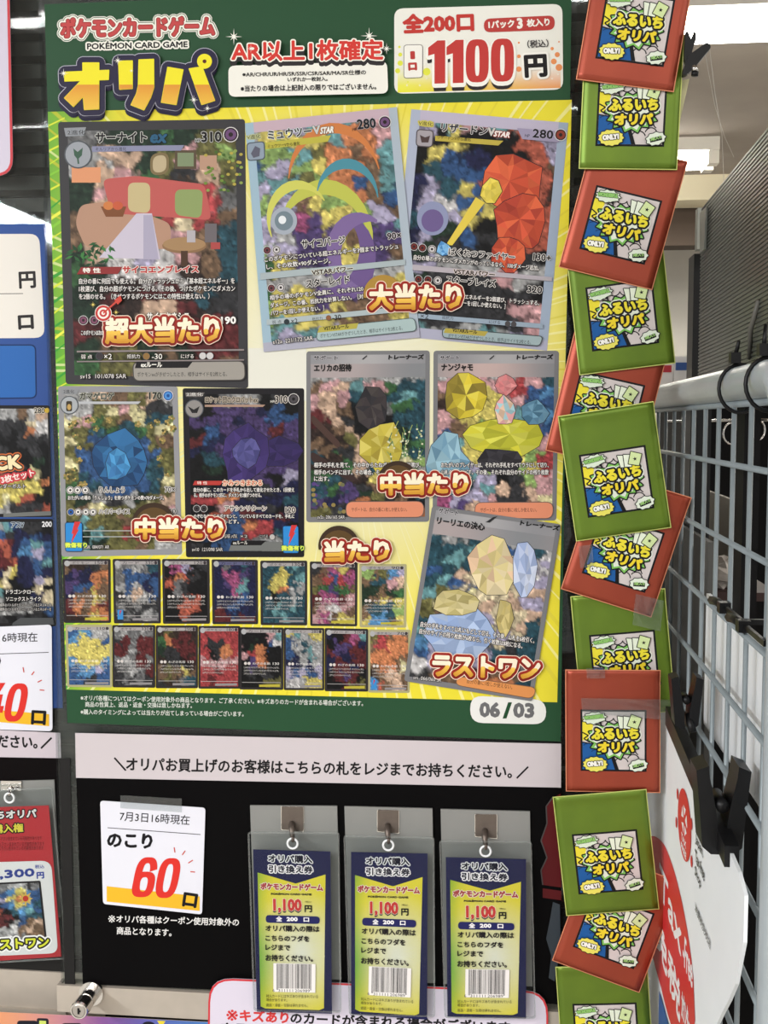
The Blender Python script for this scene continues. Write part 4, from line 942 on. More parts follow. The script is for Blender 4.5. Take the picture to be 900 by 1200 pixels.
for i in range(3):
    pl_ = slab('grey_backing_plate', PL[i], -0.0018, 0.0018, M_GREYPLATE)
    tag(pl_, 'grey plastic plate behind the %s hanging yellow ticket' % WHERE[i], 'plate', 'grey plates behind the tickets')
    hq = HK[i]; hc = onY((hq[0][0] + hq[1][0]) / 2, (hq[0][1] + hq[2][1]) / 2, 0)
    h = thing('metal_hook', 'brushed metal adhesive hook holding the %s hanging ticket' % WHERE[i], 'hook', onY((hq[2][0] + hq[3][0]) / 2, hq[2][1], -0.003), 'metal hooks above the tickets')
    slab('plate', rpoly(hq, 1.2), -0.0032, 0.0012, M_HOOK, h)
    slab('plate_edge', rpoly([(hq[0][0] - .8, hq[0][1] - .8), (hq[1][0] + .8, hq[1][1] - .8), (hq[2][0] + .8, hq[2][1] + .8), (hq[3][0] - .8, hq[3][1] + .8)], 1.5), -0.0024, 0.0004, M_CHROME, h)
    rx, ry = RG[i]
    s0 = onY(rx - .5, hq[2][1] - 9, -0.0032); s1 = onY(rx - 1, hq[2][1] - 2, -0.0095); s2 = onY(rx + .2, ry - 6.5, -0.0105); s3 = onY(rx + .5, ry - 3.5, -0.0125); s4 = onY(rx + .5, ry - 7.5, -0.0145)
    obj('hook_arm', *tube([s0, s1, s2, s3, s4], [0.0026, 0.0024, 0.0018, 0.0015, 0.0012], 10), M_HOOK, h, True)
    # the ticket holder: clear sleeve + printed ticket + hanging ring
    Ys = -0.0115
    th = thing('ticket_holder', '%s hanging navy and yellow ticket, %s' % ({'left': 'leftmost', 'middle': 'middle', 'right': 'rightmost'}[WHERE[i]], SIDE[i]), 'ticket', onY((SL[i][2][0] + SL[i][3][0]) / 2, 1190, Ys), 'hanging tickets in clear sleeves')
    sq = rpoly(SL[i], 4)
    slab('clear_sleeve', sq, Ys - 0.0006, 0.0003, M_CLEAR, th)
    def border(q, w, Y, t, m, name):
        o = rpoly(q, 4); n = inset(q, w); n = rpoly(n, 3); k = len(o)
        v = [onY(x, y, Y) for x, y in o] + [onY(x, y, Y) for x, y in n]; v += [a + Vector((0, t, 0)) for a in v]
        f = []
        for a in range(k):
            b = (a + 1) % k
            f += [[a, b, k + b, k + a], [2 * k + b, 2 * k + a, 3 * k + a, 3 * k + b], [a, 2 * k + a, 2 * k + b, b], [k + a, k + b, 3 * k + b, 3 * k + a]]
        return obj(name, v, f, m, th)
    border(SL[i], 1.8, Ys - 0.001, 0.0014, M_VEDGE, 'welded_edge')
    c = onY(rx, ry, Ys - 0.0012); rr_ = 6.2 * 0.92 / F
    obj('hanging_ring', *tube([c + Vector((rr_ * math.cos(a * .3927), 0, rr_ * math.sin(a * .3927))) for a in range(16)], 0.0009, 8, True), M_WHITEB, th, True)
    slab('ticket', TK[i], Ys, 0.0005, M_BLUEP, th)
    ticket_art(TK[i], Ys - 0.0001, th)

# ---- white sign with a red edge behind the tickets
ws = thing('red_edged_sign', 'white sign with a red rounded border, mostly hidden behind the three tickets', 'sign', onY(440, 1230, -0.0046))
WQ = [(244.5, 1146), (642.5, 1162), (642, 1262), (243, 1252)]
slab('board', rpoly(WQ, [28, 28, 6, 6]), -0.0046, 0.001, mat('lilac_white_paper', 'dad2e2', 0.5, 0, 0.01, 10), ws)
p = Print(planeY(-0.0047))
o = rpoly(WQ, [28, 28, 6, 6]); n_ = rpoly(inset(WQ, 2.2), [26, 26, 4, 4]); k = len(o)
p.shape(o + n_, [[a, (a + 1) % k, k + (a + 1) % k, k + a] for a in range(k)], 'd23c44')
p.text('※', (265, 1196), (278.5, 1196.5), 13, 'd23c3c', .25); p.text('キズあり', (280.5, 1196.6), (338, 1199.5), 14, 'd23c3c', .6); p.text('のカードが含まれる場合がございます。', (340, 1199.7), (604, 1211), 14, '1a181c', .5)
p.text('商品の性質上、返品・返金・交換は致しかねます。', (258, 1215), (612, 1229), 17, '1a181c', .7)
p.build('lettering', ws)
# ---- lower poster, just entering the frame
lp = thing('lower_poster', 'colourful orange to blue poster whose top edge shows along the bottom of the frame', 'poster', onY(120, 1290, -0.003))
LQ = [(-60, 1183), (300, 1200.5), (300, 1300), (-60, 1290)]
slab('paper_sheet', LQ, -0.003, 0.0006, mat('poster_back_paper', 'c8b8a8', 0.5, 0, 0.02, 10), lp)
p = Print(planeY(-0.0031))
n = 14; g = [bl(LQ, i / n, j) for j in (0, 1) for i in range(n + 1)]
def lpc(P):
    t = (P[0] + 60) / 360
    st = ['d87a5a', 'e09a6c', 'c88a8a', '8a5a9a', '5a62b0', '4a7ab8', '6a9ac8']
    k = min(5.999, max(0, t * 6)); return mix(st[int(k)], st[int(k) + 1], k - int(k))
p.shape(g, [[i, i + 1, n + 2 + i, n + 1 + i] for i in range(n)], lpc)
for x, y in ((30, 1196), (82, 1199), (160, 1201)):
    p.poly(rpoly([(x - 10, y), (x + 14, y), (x + 14, y + 30), (x - 10, y + 30)], 4), '1c1c28')
p.poly(rpoly([(43, 1193), (57, 1193.5), (57, 1220), (43, 1220)], 3), '22222c'); p.poly([(46, 1196), (54, 1196.5), (54, 1220), (46, 1220)], 'c8d86a')
p.poly([(184, 1196), (194, 1196.5), (189, 1204)], 'e0cc3c'); p.ell(174, 1204, 9, 7, '1c1c28')
p.build('printed_picture', lp)
# ---- cylinder lock
lk0 = onY(108, 1163, -0.0015)
lk = thing('cylinder_lock', 'round chrome cylinder lock with a keyhole on the metal door rail', 'lock', lk0)
def cyl(c, d, prof, seg=28):
    """lathe along d (unit) from c: prof = [(dist, radius)]"""
    d = Vector(d).normalized(); u = d.cross(Vector((0, 0, 1))).normalized(); w = d.cross(u); V, Fc = [], []
    for t, r in prof:
        for k in range(seg):
            a = 2 * math.pi * k / seg; V.append(c + d * t + (u * math.cos(a) + w * math.sin(a)) * r)
    for i in range(len(prof) - 1):
        for k in range(seg): Fc.append([i * seg + k, i * seg + (k + 1) % seg, (i + 1) * seg + (k + 1) % seg, (i + 1) * seg + k])
    Fc.append(list(range(seg - 1, -1, -1))); Fc.append([(len(prof) - 1) * seg + k for k in range(seg)])
    return V, Fc
ND = (0, -1, 0)
obj('barrel', *cyl(lk0, ND, [(0, .0105), (.003, .0105), (.003, .0072), (.016, .0072), (.016, .0066), (.019, .0066), (.019, .0076), (.030, .0076), (.0315, .0070), (.0315, .0060), (.0308, .0058)]), M_CHROME, lk)
obj('plug', *cyl(lk0 + Vector((0, -.0300, 0)), ND, [(0, .0056), (.0012, .0056), (.0016, .0050)]), mat('satin_lock_face', 'b8b2ac', 0.3, 0.8, 0.04, 60), lk)
kc = lk0 + Vector((0, -.0318, 0))
obj('keyhole', *merge(box(kc.x - .0009, kc.y - .0001, kc.z - .0026, kc.x + .0009, kc.y + .0004, kc.z + .0026), box(kc.x - .0002, kc.y - .0002, kc.z - .0008, kc.x + .0018, kc.y + .0003, kc.z + .0008)), M_BLACKP, lk)

# ------------------------------------------------------------------ things on the rear door, left
YL = 0.0235
s1 = thing('red_edged_notice', 'white panel with a red edge cut off at the top left corner', 'sign', onY(-40, 210, YL))
Q1 = [(-110, -60), (10, -60), (15.5, 207), (-104, 203)]
slab('board', rpoly(Q1, [8, 8, 22, 8]), YL, 0.0006, mat('lilac_panel_paper', 'd6cee0', 0.5, 0, 0.01, 10), s1)
p = Print(planeY(YL - 0.0001)); o = rpoly(Q1, [8, 8, 22, 8]); n_ = rpoly(inset(Q1, 3), [6, 6, 19, 6]); k = len(o)
p.shape(o + n_, [[a, (a + 1) % k, k + (a + 1) % k, k + a] for a in range(k)], 'cf464e'); p.build('red_border', s1)
s2 = thing('blue_poster', 'tall blue poster with printed cards at the left edge of the frame', 'poster', onY(-100, 835, YL))
Q2b = [(-260, 264), (54, 262), (73.5, 830), (-250, 822)]
slab('paper_sheet', Q2b, YL, 0.0006, mat('blue_poster_paper', '2a4d92', 0.5, 0, 0.03, 6), s2)
p = Print(planeY(YL - 0.0001))
p.poly(rpoly([(-240, 275), (46, 274), (52.5, 396), (-236, 398)], 12), 'e9e4dc')
p.text('円', (22.5, 338.5), (42.5, 337.5), 20, '2a2626', .8); p.text('口', (21.5, 386.5), (40, 385.5), 17, '2a2626', 1.0); p.line((-200, 346), (27, 344), .8, '4a4646')
digits1100(p, -110, -3, 341, 46, 0, 'c4423c', .5)
p.poly(rpoly([(-240, 405), (42, 403.5), (43, 467), (-236, 470)], 7), '16305e'); p.poly(rpoly([(-239, 406.5), (40.7, 405), (41.7, 465.5), (-235, 468.5)], 6), '2d66b0')
def side_card(q, rows, seed, hp, name, dark):
    p.poly(rpoly(q, 3), '1d1b1d'); p.quad_space(q); art(p, rows, 44, 44, seed, .03, .03, .975, .97, gain=.85); p.loc = None
side_card([(-40, 475), (58, 475), (61.5, 606), (-36, 606)], ['GGgGGDGs', 'kKKKKKcw', 'YKkKkKow', 'KkKkkKKK', 'wwwKkkKk', 'oowKkkmk', 'rrrKKkYk', 'yyyyyyyo', 'yoyyyyyk', 'KyyYyOkk', 'KKGGKKKO'], 201, '280', '', 1)
side_card([(-36, 608), (62, 608), (66, 734), (-33, 734)], ['nGGTbKKk', 'bnbKnnbn', 'nbORnbTb', 'BnROnBlb', 'btRROnbT', 'nTncynbn', 'knycknlc', 'nbTkkkck', 'kGGkkknc', 'GGGGGGKb', 'kkKkKkKk'], 207, '200', '', 1)
T(p, '280', 40, 484.5, 52.5, 0, 6.5, '1c1a1c', 'd8d0c0', .2, .8); p.ell(55, 481, 3, 3, 'c8a83a', 14)
p.text('PACK', (-34, 555), (26, 549), 17, 'f0dcb0', 1.2, [('c86a3a', 4), ('2a1a18', 2.6)]); p.text('3枚セット', (2, 567), (41, 558), 9, 'f0e0d8', .3, [('c8404a', 2.2)])
T(p, 'サンダーボルト', -8, 572.5, 30, 0, 5.5, 'ece8e4', '141214'); T(p, '230', 51, 573, 60, 0, 5, '1c1a1c')
p.poly([(4, 602), (34, 600), (60, 599), (60, 604), (4, 606)], '6e706e')
T(p, 'アスV', 13, 618.5, 28, 0, 6.5, '14141c', 'b8c4d0', .2, .8); T(p, '200', 49, 617.5, 61, 0, 6.5, 'f0eef0', '20242c', .2, .8)
for i, (y, x1) in enumerate(((696, 41), (704.5, 48))): T(p, ['ドラゴンクロー', 'ソニックストライク'][i], 7, y, x1, 0, 5.2, 'e6e2de', '1c1a1c', .1)
for y in (711, 716): T(p, '相手のバトルポケモンについているエネルギーを', 0, y, 60, 0, 4, 'e0dcd8', '1c1a1c')
p.poly([(15, 730), (24, 724), (62, 724), (64, 732), (14, 733)], '4a4c4e')
p.build('printed_face', s2)
s3 = stock_card('remaining_stock_card', 'white card with a yellow band and red number, on the blue poster', [(-62, 737), (60.5, 732), (61.5, 857), (-58, 853)], '', '', 5, YL - 0.0018)
p = Print(planeY(YL - 0.0019))
p.text('7月3日16時現在', (-40, 754), (44, 752), 11, '2c2a30', .1); p.line((-54, 768), (57, 764.5), .8, '3a383c')
p.text('のこり', (-52, 786), (1.5, 784), 18, '17151a', .9)
p.poly([(-52, 828), (57.5, 837), (57.5, 851), (-52, 842)], 'e8b52c'); big_numeral(p, '40', (-24, 845), (27, 846), 45, 'd8332c'); p.text('口', (36, 849), (53.5, 850), 17, '17151a', 1.0)
for a, b in (((27, 782), (28, 788)), ((40, 787), (37, 791)), ((49, 797), (44, 799.5)), ((52, 809), (46.5, 808.5))): p.line(a, b, 1.2, 'c8483c')
p.build('lettering', s3)
s4 = thing('instruction_banner', 'short end of a pale pink paper banner at the left edge, under the blue poster', 'banner', onY(0, 888, YL))
slab('paper_sheet', [(-200, 846), (70.5, 859), (71.5, 888.5), (-200, 884)], YL - 0.0008, 0.0006, mat('pale_pink_paper_end', 'cbc0c8', 0.6, 0, 0.01, 10), s4)
p = Print(planeY(YL - 0.0009)); p.text('ください。', (-16, 876), (44, 877.5), 15, '1a181a', .5); p.line((48, 877), (60.5, 864.5), 2.2, '1a181a'); p.text('札をレジまでお持ち', (-170, 872), (-20, 876), 15, '1a181a', .5)
p.build('lettering', s4)
s5 = thing('black_notice_sheet', 'black sheet behind the hanging red ticket at the lower left', 'sign', onY(0, 1130, YL))
slab('paper_sheet', [(-200, 884), (72, 888.5), (79, 1134), (-195, 1126)], YL, 0.0006, mat('glossy_black_paper_left', '0e0a0b', 0.5, 0, 0.05, 10, spec=0.05), s5)
gp = tag(slab('grey_backing_plate', [(-45, 917), (63.5, 914), (71, 1075), (-40, 1075)], YL - 0.0018, 0.0016, M_GREYPLATE), 'grey plastic plate behind the hanging red ticket', 'plate')
hk = thing('metal_hook', 'shiny metal hook holding the red ticket at the lower left', 'hook', onY(12, 932, YL - .002))
slab('plate', rpoly([(1, 915), (25, 915.5), (25, 927), (1, 926)], 1), YL - 0.0032, 0.0013, M_CHROME, hk)
obj('hook_arm', *tube([onY(12, 924, YL - .0032), onY(10.5, 929, YL - .008), onY(11, 931.5, YL - .0105), onY(11.3, 929, YL - .0125)], [.0024, .002, .0016, .0012], 10), M_CHROME, hk, True)
Ys = YL - 0.0105
rt = thing('ticket_holder', 'clear sleeve with a red and white ticket hanging at the lower left', 'ticket', onY(20, 1125, Ys))
RQ = [(-38, 928), (61, 922.5), (78.5, 1124), (-22, 1130)]
slab('clear_sleeve', rpoly(RQ, 3), Ys - .0006, .0003, M_CLEAR, rt)
def border2(q, w, Y, t, m, par):
    o = rpoly(q, 4); n = rpoly(inset(q, w), 3); k = len(o)
    v = [onY(x, y, Y) for x, y in o] + [onY(x, y, Y) for x, y in n]; v += [a + Vector((0, t, 0)) for a in v]; f = []
    for a in range(k):
        b = (a + 1) % k; f += [[a, b, k + b, k + a], [2 * k + b, 2 * k + a, 3 * k + a, 3 * k + b], [a, 2 * k + a, 2 * k + b, b], [k + a, k + b, 3 * k + b, 3 * k + a]]
    return obj('welded_edge', v, f, m, par)
border2(RQ, 1.6, Ys - .001, .0014, M_VEDGE, rt)
c = onY(11, 935, Ys - .0012); rr_ = 6.0 * .94 / F
obj('hanging_ring', *tube([c + Vector((rr_ * math.cos(a * .3927), 0, rr_ * math.sin(a * .3927))) for a in range(16)], .0009, 8, True), M_WHITEB, rt, True)
TQ = [(-34, 947), (57, 944), (72, 1121), (-18, 1127)]
slab('ticket', TQ, Ys, .0005, mat('red_ticket_paper', 'c23038', .45, 0, .03, 20), rt)
p = Print(planeY(Ys - .0001))
p.text('ふるいちオリパ', (-42, 961.5), (43, 958), 10, 'f2eeec', .5, [('1c1618', 1.8)]); p.text('購入権', (-8, 977), (27.5, 975), 10.5, 'e8d84a', .4, [('1c1618', 1.8)])
for y, x1 in ((985, 49), (991.5, 52), (996.5, 51)): T(p, '商品をレジにお持ち下さい含まれている可能性があります', -25, y + 1, x1, -.02, 5, '5a1a20')
wq = [(-30, 1011), (60, 1008.5), (68, 1117), (-20, 1121)]
p.poly(rpoly(wq, [4, 12, 10, 4]), 'efecec'); p.text('3,300', (-12, 1032), (41, 1028.5), 11.5, '39489a', .7); p.text('円', (43, 1030), (52, 1029.5), 8, '39489a', .5); p.text('税込', (41, 1018), (52, 1017.5), 4.5, '39489a', .1)
cq = [(-34, 1036), (47.5, 1032), (55, 1101), (-26, 1106)]
p.poly(rpoly(cq, 2), '1c1a1c'); p.quad_space(cq); art(p, ['GGGgGGKg', 'lTbbByBb', 'gbblyoyb', 'bOkbByBt', 'rROktBTb', 'RsRRkbtt', 'rRRkGbDs', 'OrGGwDsD', 'gwGwggDD'], 36, 34, 311, .03, .03, .97, .97); p.loc = None
p.poly([(30 + (9 if k % 2 == 0 else 4) * math.cos(k * .3927), 1053 + (10 if k % 2 == 0 else 4.5) * math.sin(k * .3927)) for k in range(16)], 'c8a850'); p.ell(30, 1053, 3.4, 3.4, 'b8382c')
T(p, '60', 40, 1036.5, 45, 0, 3.5, '1c1a1c')
p.text('ラストワン', (-14, 1114), (58, 1110), 12.5, 'd8dc3c', .6, [('f4f2f0', 4.2), ('1c1a1a', 2.4)])
p.build('printed_face', rt)
# ------------------------------------------------------------------ the strip of foil packs
PW, PH = 0.0725, 0.0972
def foil(name, color, dark):
    m = bpy.data.materials.new(name); m.use_nodes = True; nt = m.node_tree; b = nt.nodes['Principled BSDF']
    tc = nt.nodes.new('ShaderNodeTexCoord'); n = nt.nodes.new('ShaderNodeTexNoise'); n.inputs['Scale'].default_value = 26; n.inputs['Detail'].default_value = 3
    nt.links.new(tc.outputs['Object'], n.inputs['Vector'])
    r = nt.nodes.new('ShaderNodeValToRGB'); r.color_ramp.elements[0].color = rgb(dark) + (1,); r.color_ramp.elements[1].color = rgb(color) + (1,)
    r.color_ramp.elements[0].position = .25; r.color_ramp.elements[1].position = .75
    nt.links.new(n.outputs['Fac'], r.inputs['Fac']); nt.links.new(r.outputs['Color'], b.inputs['Base Color'])
    bp = nt.nodes.new('ShaderNodeBump'); bp.inputs['Strength'].default_value = .12; bp.inputs['Distance'].default_value = .001
    nt.links.new(n.outputs['Fac'], bp.inputs['Height']); nt.links.new(bp.outputs['Normal'], b.inputs['Normal'])
    b.inputs['Metallic'].default_value = .45; b.inputs['Roughness'].default_value = .36
    return m
M_GREEN = foil('green_foil', '6d8826', '5a7422'); M_ORANGE = foil('orange_foil', 'a2462f', '933c2a')
M_GEDGE = mat('green_foil_edge', 'c2cc72', .4, .3, .05, 60); M_OEDGE = mat('orange_foil_edge', 'd88a68', .4, .3, .05, 60)
def pillow(x, z):      # bulge of the pack's face at local (x, z)
    u, v = abs(x) / (PW / 2), abs(z) / (PH / 2)
    return 0.0008 * max(0, 1 - u ** 2) * max(0, 1 - v ** 2)
def curl(z):           # the top edge bends forward a little
    t = max(0.0, (z - PH * .40) / (PH * .10)); return 0.0022 * t * t
def pack_body():
    nx, nz = 12, 18; V, Fc = [], []
    for s in (-1, 1):
        for j in range(nz + 1):
            for i in range(nx + 1):
                x = (i / nx - .5) * PW; z = (j / nz - .5) * PH
                V.append(Vector((x, s * (pillow(x, z) + .00012) - curl(z), z)))
    n = (nx + 1) * (nz + 1)
    for j in range(nz):
        for i in range(nx):
            a = j * (nx + 1) + i; q = [a, a + 1, a + nx + 2, a + nx + 1]; Fc.append(q); Fc.append([n + k for k in q[::-1]])
    rim = [i for i in range(nx + 1)] + [j * (nx + 1) + nx for j in range(1, nz + 1)] + [nz * (nx + 1) + i for i in range(nx - 1, -1, -1)] + [j * (nx + 1) for j in range(nz - 1, 0, -1)]
    for a, b in zip(rim, rim[1:] + rim[:1]): Fc.append([b, a, n + a, n + b])
    return V, Fc
def pack_edge():
    w = .0007; V, Fc = [], []
    path = [(-.5, -.5), (.5, -.5), (.5, .5), (-.5, .5)]; pts = []
    for a in range(4):
        p0, p1 = path[a], path[(a + 1) % 4]
        for k in range(10): pts.append((p0[0] + (p1[0] - p0[0]) * k / 10, p0[1] + (p1[1] - p0[1]) * k / 10))
    for u, v in pts:
        x, z = u * PW, v * PH; f = 1 - 2 * w / PW
        V.append(Vector((x, -.0002 - curl(z), z))); V.append(Vector((x * f, -.0003 - pillow(x * f, z * (1 - 2 * w / PH)) - curl(z), z * (1 - 2 * w / PH))))
    n = len(pts)
    for i in range(n): j = (i + 1) % n; Fc.append([2 * i, 2 * j, 2 * j + 1, 2 * i + 1])
    return V, Fc
LW, LH = 0.0505, 0.0487; LCX, LCZ = 0.0005, -0.0075
def logo_to(x, y, lift=0.0):     # unit square, y down, onto the pack's face
    X = LCX + (x - .5) * LW; Zz = LCZ - (y - .5) * LH
    return Vector((X, -(pillow(X, Zz) + .0002) - lift * 1.5, Zz))
def densify(pts, m=4):
    out = []
    for a, b in zip(pts, pts[1:] + pts[:1]):
        for k in range(m): out.append((a[0] + (b[0] - a[0]) * k / m, a[1] + (b[1] - a[1]) * k / m))
    return out
def logo(parent, seed_green):
    p = Print(logo_to); p.unit = False; K = '17171a'; BG = 'cfc6c4'; GR = '7cbc5c'; YE = 'e6d83c'; BL = '1f5a9c'
    def gridrect(x0, y0, x1, y1, col, nx=10, ny=10):
        pts = [(x0 + (x1 - x0) * i / nx, y0 + (y1 - y0) * j / ny) for j in range(ny + 1) for i in range(nx + 1)]
        p.shape(pts, [[j * (nx + 1) + i, j * (nx + 1) + i + 1, (j + 1) * (nx + 1) + i + 1, (j + 1) * (nx + 1) + i] for j in range(ny) for i in range(nx)], col)
    gridrect(0, 0, 1, 1, K); p.k += 4; gridrect(.03, .03, .97, .97, BG); p.k += 4
    def outl(pts, col, w=.014):
        p.poly(pts, K, w); p.poly(pts, col)
    # pale cloud scallops, with dark arcs
    for cx, cy, rx, ry, a0, a1 in ((.42, .10, .09, .09, 20, 170), (.58, .12, .08, .08, 10, 165), (.62, .86, .10, .09, 190, 350), (.80, .82, .09, .1, 200, 340), (.92, .62, .10, .12, 120, 260), (.9, .36, .08, .06, 100, 250)):
        pts = [(cx + rx * math.cos(math.radians(a0 + (a1 - a0) * i / 10)), cy + ry * math.sin(math.radians(a0 + (a1 - a0) * i / 10))) for i in range(11)]
        for a, b in zip(pts, pts[1:]): p.line(a, b, .016, K); p.k -= .9
        p.k += 1
    p.poly([(.03, .15), (.19, .15), (.19, .36), (.13, .40), (.19, .43), (.12, .50), (.03, .50)], YE)
    for a, b in (((.03, .37), (.12, .42)), ((.12, .42), (.05, .47)), ((.05, .47), (.14, .53))): p.line(a, b, .02, K)
    p.poly([(.03, .52), (.2, .55), (.33, .68), (.42, .70), (.55, .97), (.03, .97)], BL); p.line((.03, .53), (.2, .56), .02, K)
    p.poly([(.44, .70), (.5, .72), (.58, .97), (.52, .97)], K)
    for cx, cy in ((.12, .60), (.24, .70), (.36, .74)):
        for i in range(8):
            a0, a1 = math.radians(200 + i * 18), math.radians(218 + i * 18)
            p.line((cx + .08 * math.cos(a0), cy + .05 * math.sin(a0)), (cx + .08 * math.cos(a1), cy + .05 * math.sin(a1)), .012, '12305a'); p.k -= .9
    p.k += 1
    # green burst
    B = []
    rr = random.Random(4)
    for i in range(28):
        a = 2 * math.pi * i / 28; r = (1.0 if i % 2 == 0 else .80) * rr.uniform(.94, 1.06)
        B.append((.51 + .41 * r * math.cos(a), .49 + .30 * r * math.sin(a)))
    p.poly(B, K, .02); p.poly(B, GR)
    p.poly([(.51 + (x - .51) * .86, .50 + (y - .49) * .84) for x, y in B], 'dfe6d6')
    # lettering
    p.poly(rpoly([(.2, .31), (.86, .28), (.88, .47), (.80, .50), (.8, .64), (.3, .66), (.29, .52), (.19, .50)], .02), K)
    p.text('ふるいち', (.165, .485), (.885, .465), .19, YE, .013, [('e4e8dc', .058), (K, .042)]); p.text('オリパ', (.26, .69), (.82, .68), .175, 'e8d034', .013, [(K, .042)]); p.text('ふるいち', (.165, .485), (.885, .465), .19, YE, .013)
    # fan of three cards
    for x, s in ((.60, -.10), (.66, -.02), (.74, .06)):
        q = [(x + s * .4, .10), (x + .11 + s * .4, .085 + .03), (x + .09, .30), (x - .01, .29)] if s < .05 else [(.77, .07), (.92, .13), (.86, .30), (.71, .25)]
        p.poly(q, K, .013); p.poly(q, 'cfe0a4' if s > .05 else 'e2ead6')
    p.poly([(.815 + (.034 if i % 2 == 0 else .014) * math.sin(math.pi * i / 5), .19 - (.034 if i % 2 == 0 else .014) * math.cos(math.pi * i / 5)) for i in range(10)], K)
    # speech bursts
    def burst(cx, cy, rx, ry, n, col, tilt=0, d=.82):
        pts = []
        for i in range(2 * n):
            a = math.pi * i / n; r = 1 if i % 2 == 0 else d; X, Y = rx * r * math.cos(a), ry * r * math.sin(a); t = math.radians(tilt)
            pts.append((cx + X * math.cos(t) - Y * math.sin(t), cy + X * math.sin(t) + Y * math.cos(t)))
        p.poly(pts, K, .012); p.poly(pts, col); return pts
    burst(.21, .13, .19, .10, 11, 'd8e4d0', -8); p.poly([(.27, .2), (.33, .27), (.31, .18)], K)
    p.text('WONDERFUL', (.06, .165), (.36, .125), .065, '8cc06a', .006, [(K, .012)])
    burst(.22, .88, .19, .125, 13, 'e4dc64', 0, .88); p.text('ONLY1', (.10, .925), (.34, .90), .085, 'f0efe8', .008, [(K, .018)])
    burst(.87, .89, .15, .10, 9, 'dbe4d4', -14, .85); p.poly([(.78, .89), (.95, .845), (.965, .905), (.795, .95)], K); p.text('3枚入り', (.80, .93), (.955, .887), .055, '9cc878', .003)
    return p.build('printed_label', parent)
PK = [(745.5, 22, 9, 'o', -.030), (739.5, 120.5, 2, 'g', -.027), (729.5, 252, 14.5, 'o', -.024), (727, 358, -7, 'g', -.021), (711, 468, 13, 'o', -.018), (720, 553, -9, 'g', -.0275),
      (733, 637, 17, 'o', -.0240), (730, 766, -6, 'g', -.0205), (718, 856.5, -1, 'o', -.0275), (710, 999, -7, 'g', -.0275), (722, 1079.5, 18.5, 'o', -.0240), (709, 1199, -4.5, 'g', -.0205)]
LB = ['topmost orange foil pack in the strip, cut off by the top of the photo', 'topmost green foil pack in the strip, below the first orange one', 'orange foil pack tilted right, between the two uppermost green packs',
      'green foil pack just above the narrow red sliver, level with the wire panel rail top', 'orange foil pack mostly hidden under two green packs, at the wire panel rail', 'green foil pack fully visible in the middle of the strip, tilted left',
      'orange foil pack steeply tilted right under the fully visible green pack', 'green foil pack mostly covered by the upright orange pack', 'upright orange foil pack, fully visible, with clear tape on top',
      'green foil pack below the upright orange pack, beside the red and white board', 'lowest orange foil pack, tilted far right over the last green pack', 'lowest green foil pack, cut off by the bottom of the photo']
LB[3] = 'green foil pack third from the top among the green ones'.replace('third', 'second')
first = {}
def make_pack(kind):
    t = thing('foil_pack', 'x', 'card pack', (0, 0, 0))
    obj('pouch', *pack_body(), M_GREEN if kind == 'g' else M_ORANGE, t, True)
    obj('sealed_edge', *pack_edge(), M_GEDGE if kind == 'g' else M_OEDGE, t)
    logo(t, kind)
    return t
for (px, py, ang, kind, Y), lab in zip(PK, LB):
    if kind not in first: t = first[kind] = make_pack(kind)
    else:
        src = first[kind]; t = src.copy(); COL.objects.link(t)
        for ch in list(src.children):
            c = ch.copy(); COL.objects.link(c); c.parent = t
    t.location = onY(px, py, Y); t.rotation_euler = (0, math.radians(ang), 0)
    t['label'] = lab; t['group'] = '%s foil packs in the hanging strip' % ('green' if kind == 'g' else 'orange')
for q, Y, lab in (([(687, 783), (709, 783), (709, 795), (688, 795)], -.0312, 'short clear tape at the top of the upright orange pack'), ([(681, 818), (790, 820), (793, 845), (682, 835)], -.0303, 'long clear tape across the upright orange pack'),
                  ([(678, 640), (694, 638), (696, 664), (680, 666)], -.0272, 'clear tape at the left of the steeply tilted orange pack'), ([(745, 696), (778, 704), (774, 740), (741, 732)], -.0270, 'clear tape joining the tilted orange pack to the green one below')):
    nn = 6; V, Fc = [], []
    rr = random.Random(len(lab))
    for j in range(nn + 1):
        for i in range(nn + 1):
            x, y = bl(q, i / nn, j / nn); V.append(onY(x, y, Y - rr.uniform(0, .0006)))
    for j in range(nn):
        for i in range(nn): a = j * (nn + 1) + i; Fc.append([a, a + 1, a + nn + 2, a + nn + 1])
    o = obj('clear_tape', V, Fc, M_TAPE); md = o.modifiers.new('thickness', 'SOLIDIFY'); md.thickness = .0001
    tag(o, lab, 'tape', 'clear tapes on the packs')

# ------------------------------------------------------------------ wire panel standing out from the display
XG = CAM.x + .1413
def G3(Zn, z, dx=0.0): return Vector((XG + dx, CAM.y + Zn, CAM.z + z))
wp = thing('wire_panel', 'grey wire mesh panel with a tube frame, seen edge-on at the right', 'wire panel', G3(.9, -1.4))
R0 = .0105
ZP = .592; ZT = .0237
elbow = [G3(1.6, ZT), G3(ZP + .035, ZT)] + [G3(ZP + .035 - .035 * math.sin(a), ZT - .035 + .035 * math.cos(a)) for a in (0.26, .52, .79, 1.05, 1.31, 1.57)] + [G3(ZP, ZT - .06), G3(ZP, -1.4)]
obj('tube_frame', *tube(elbow, R0, 18), M_PIPE, wp, True)
for k in range(19):
    Zn = .640 + .0524 * k
    obj('upright_wire', *tube([G3(Zn, .0114), G3(Zn, -.85)], .0016, 8), M_WIRE, wp, True)
for k, z in enumerate([.0114, -.0262, -.075, -.124, -.172, -.2205, -.269, -.318, -.367, -.416, -.465]):
    obj('cross_wire', *tube([G3(ZP + .003, z, -.0026 if k else 0), G3(1.6, z, -.0026 if k else 0)], .0019 if k else .0022, 8), M_WIRE, wp, True)

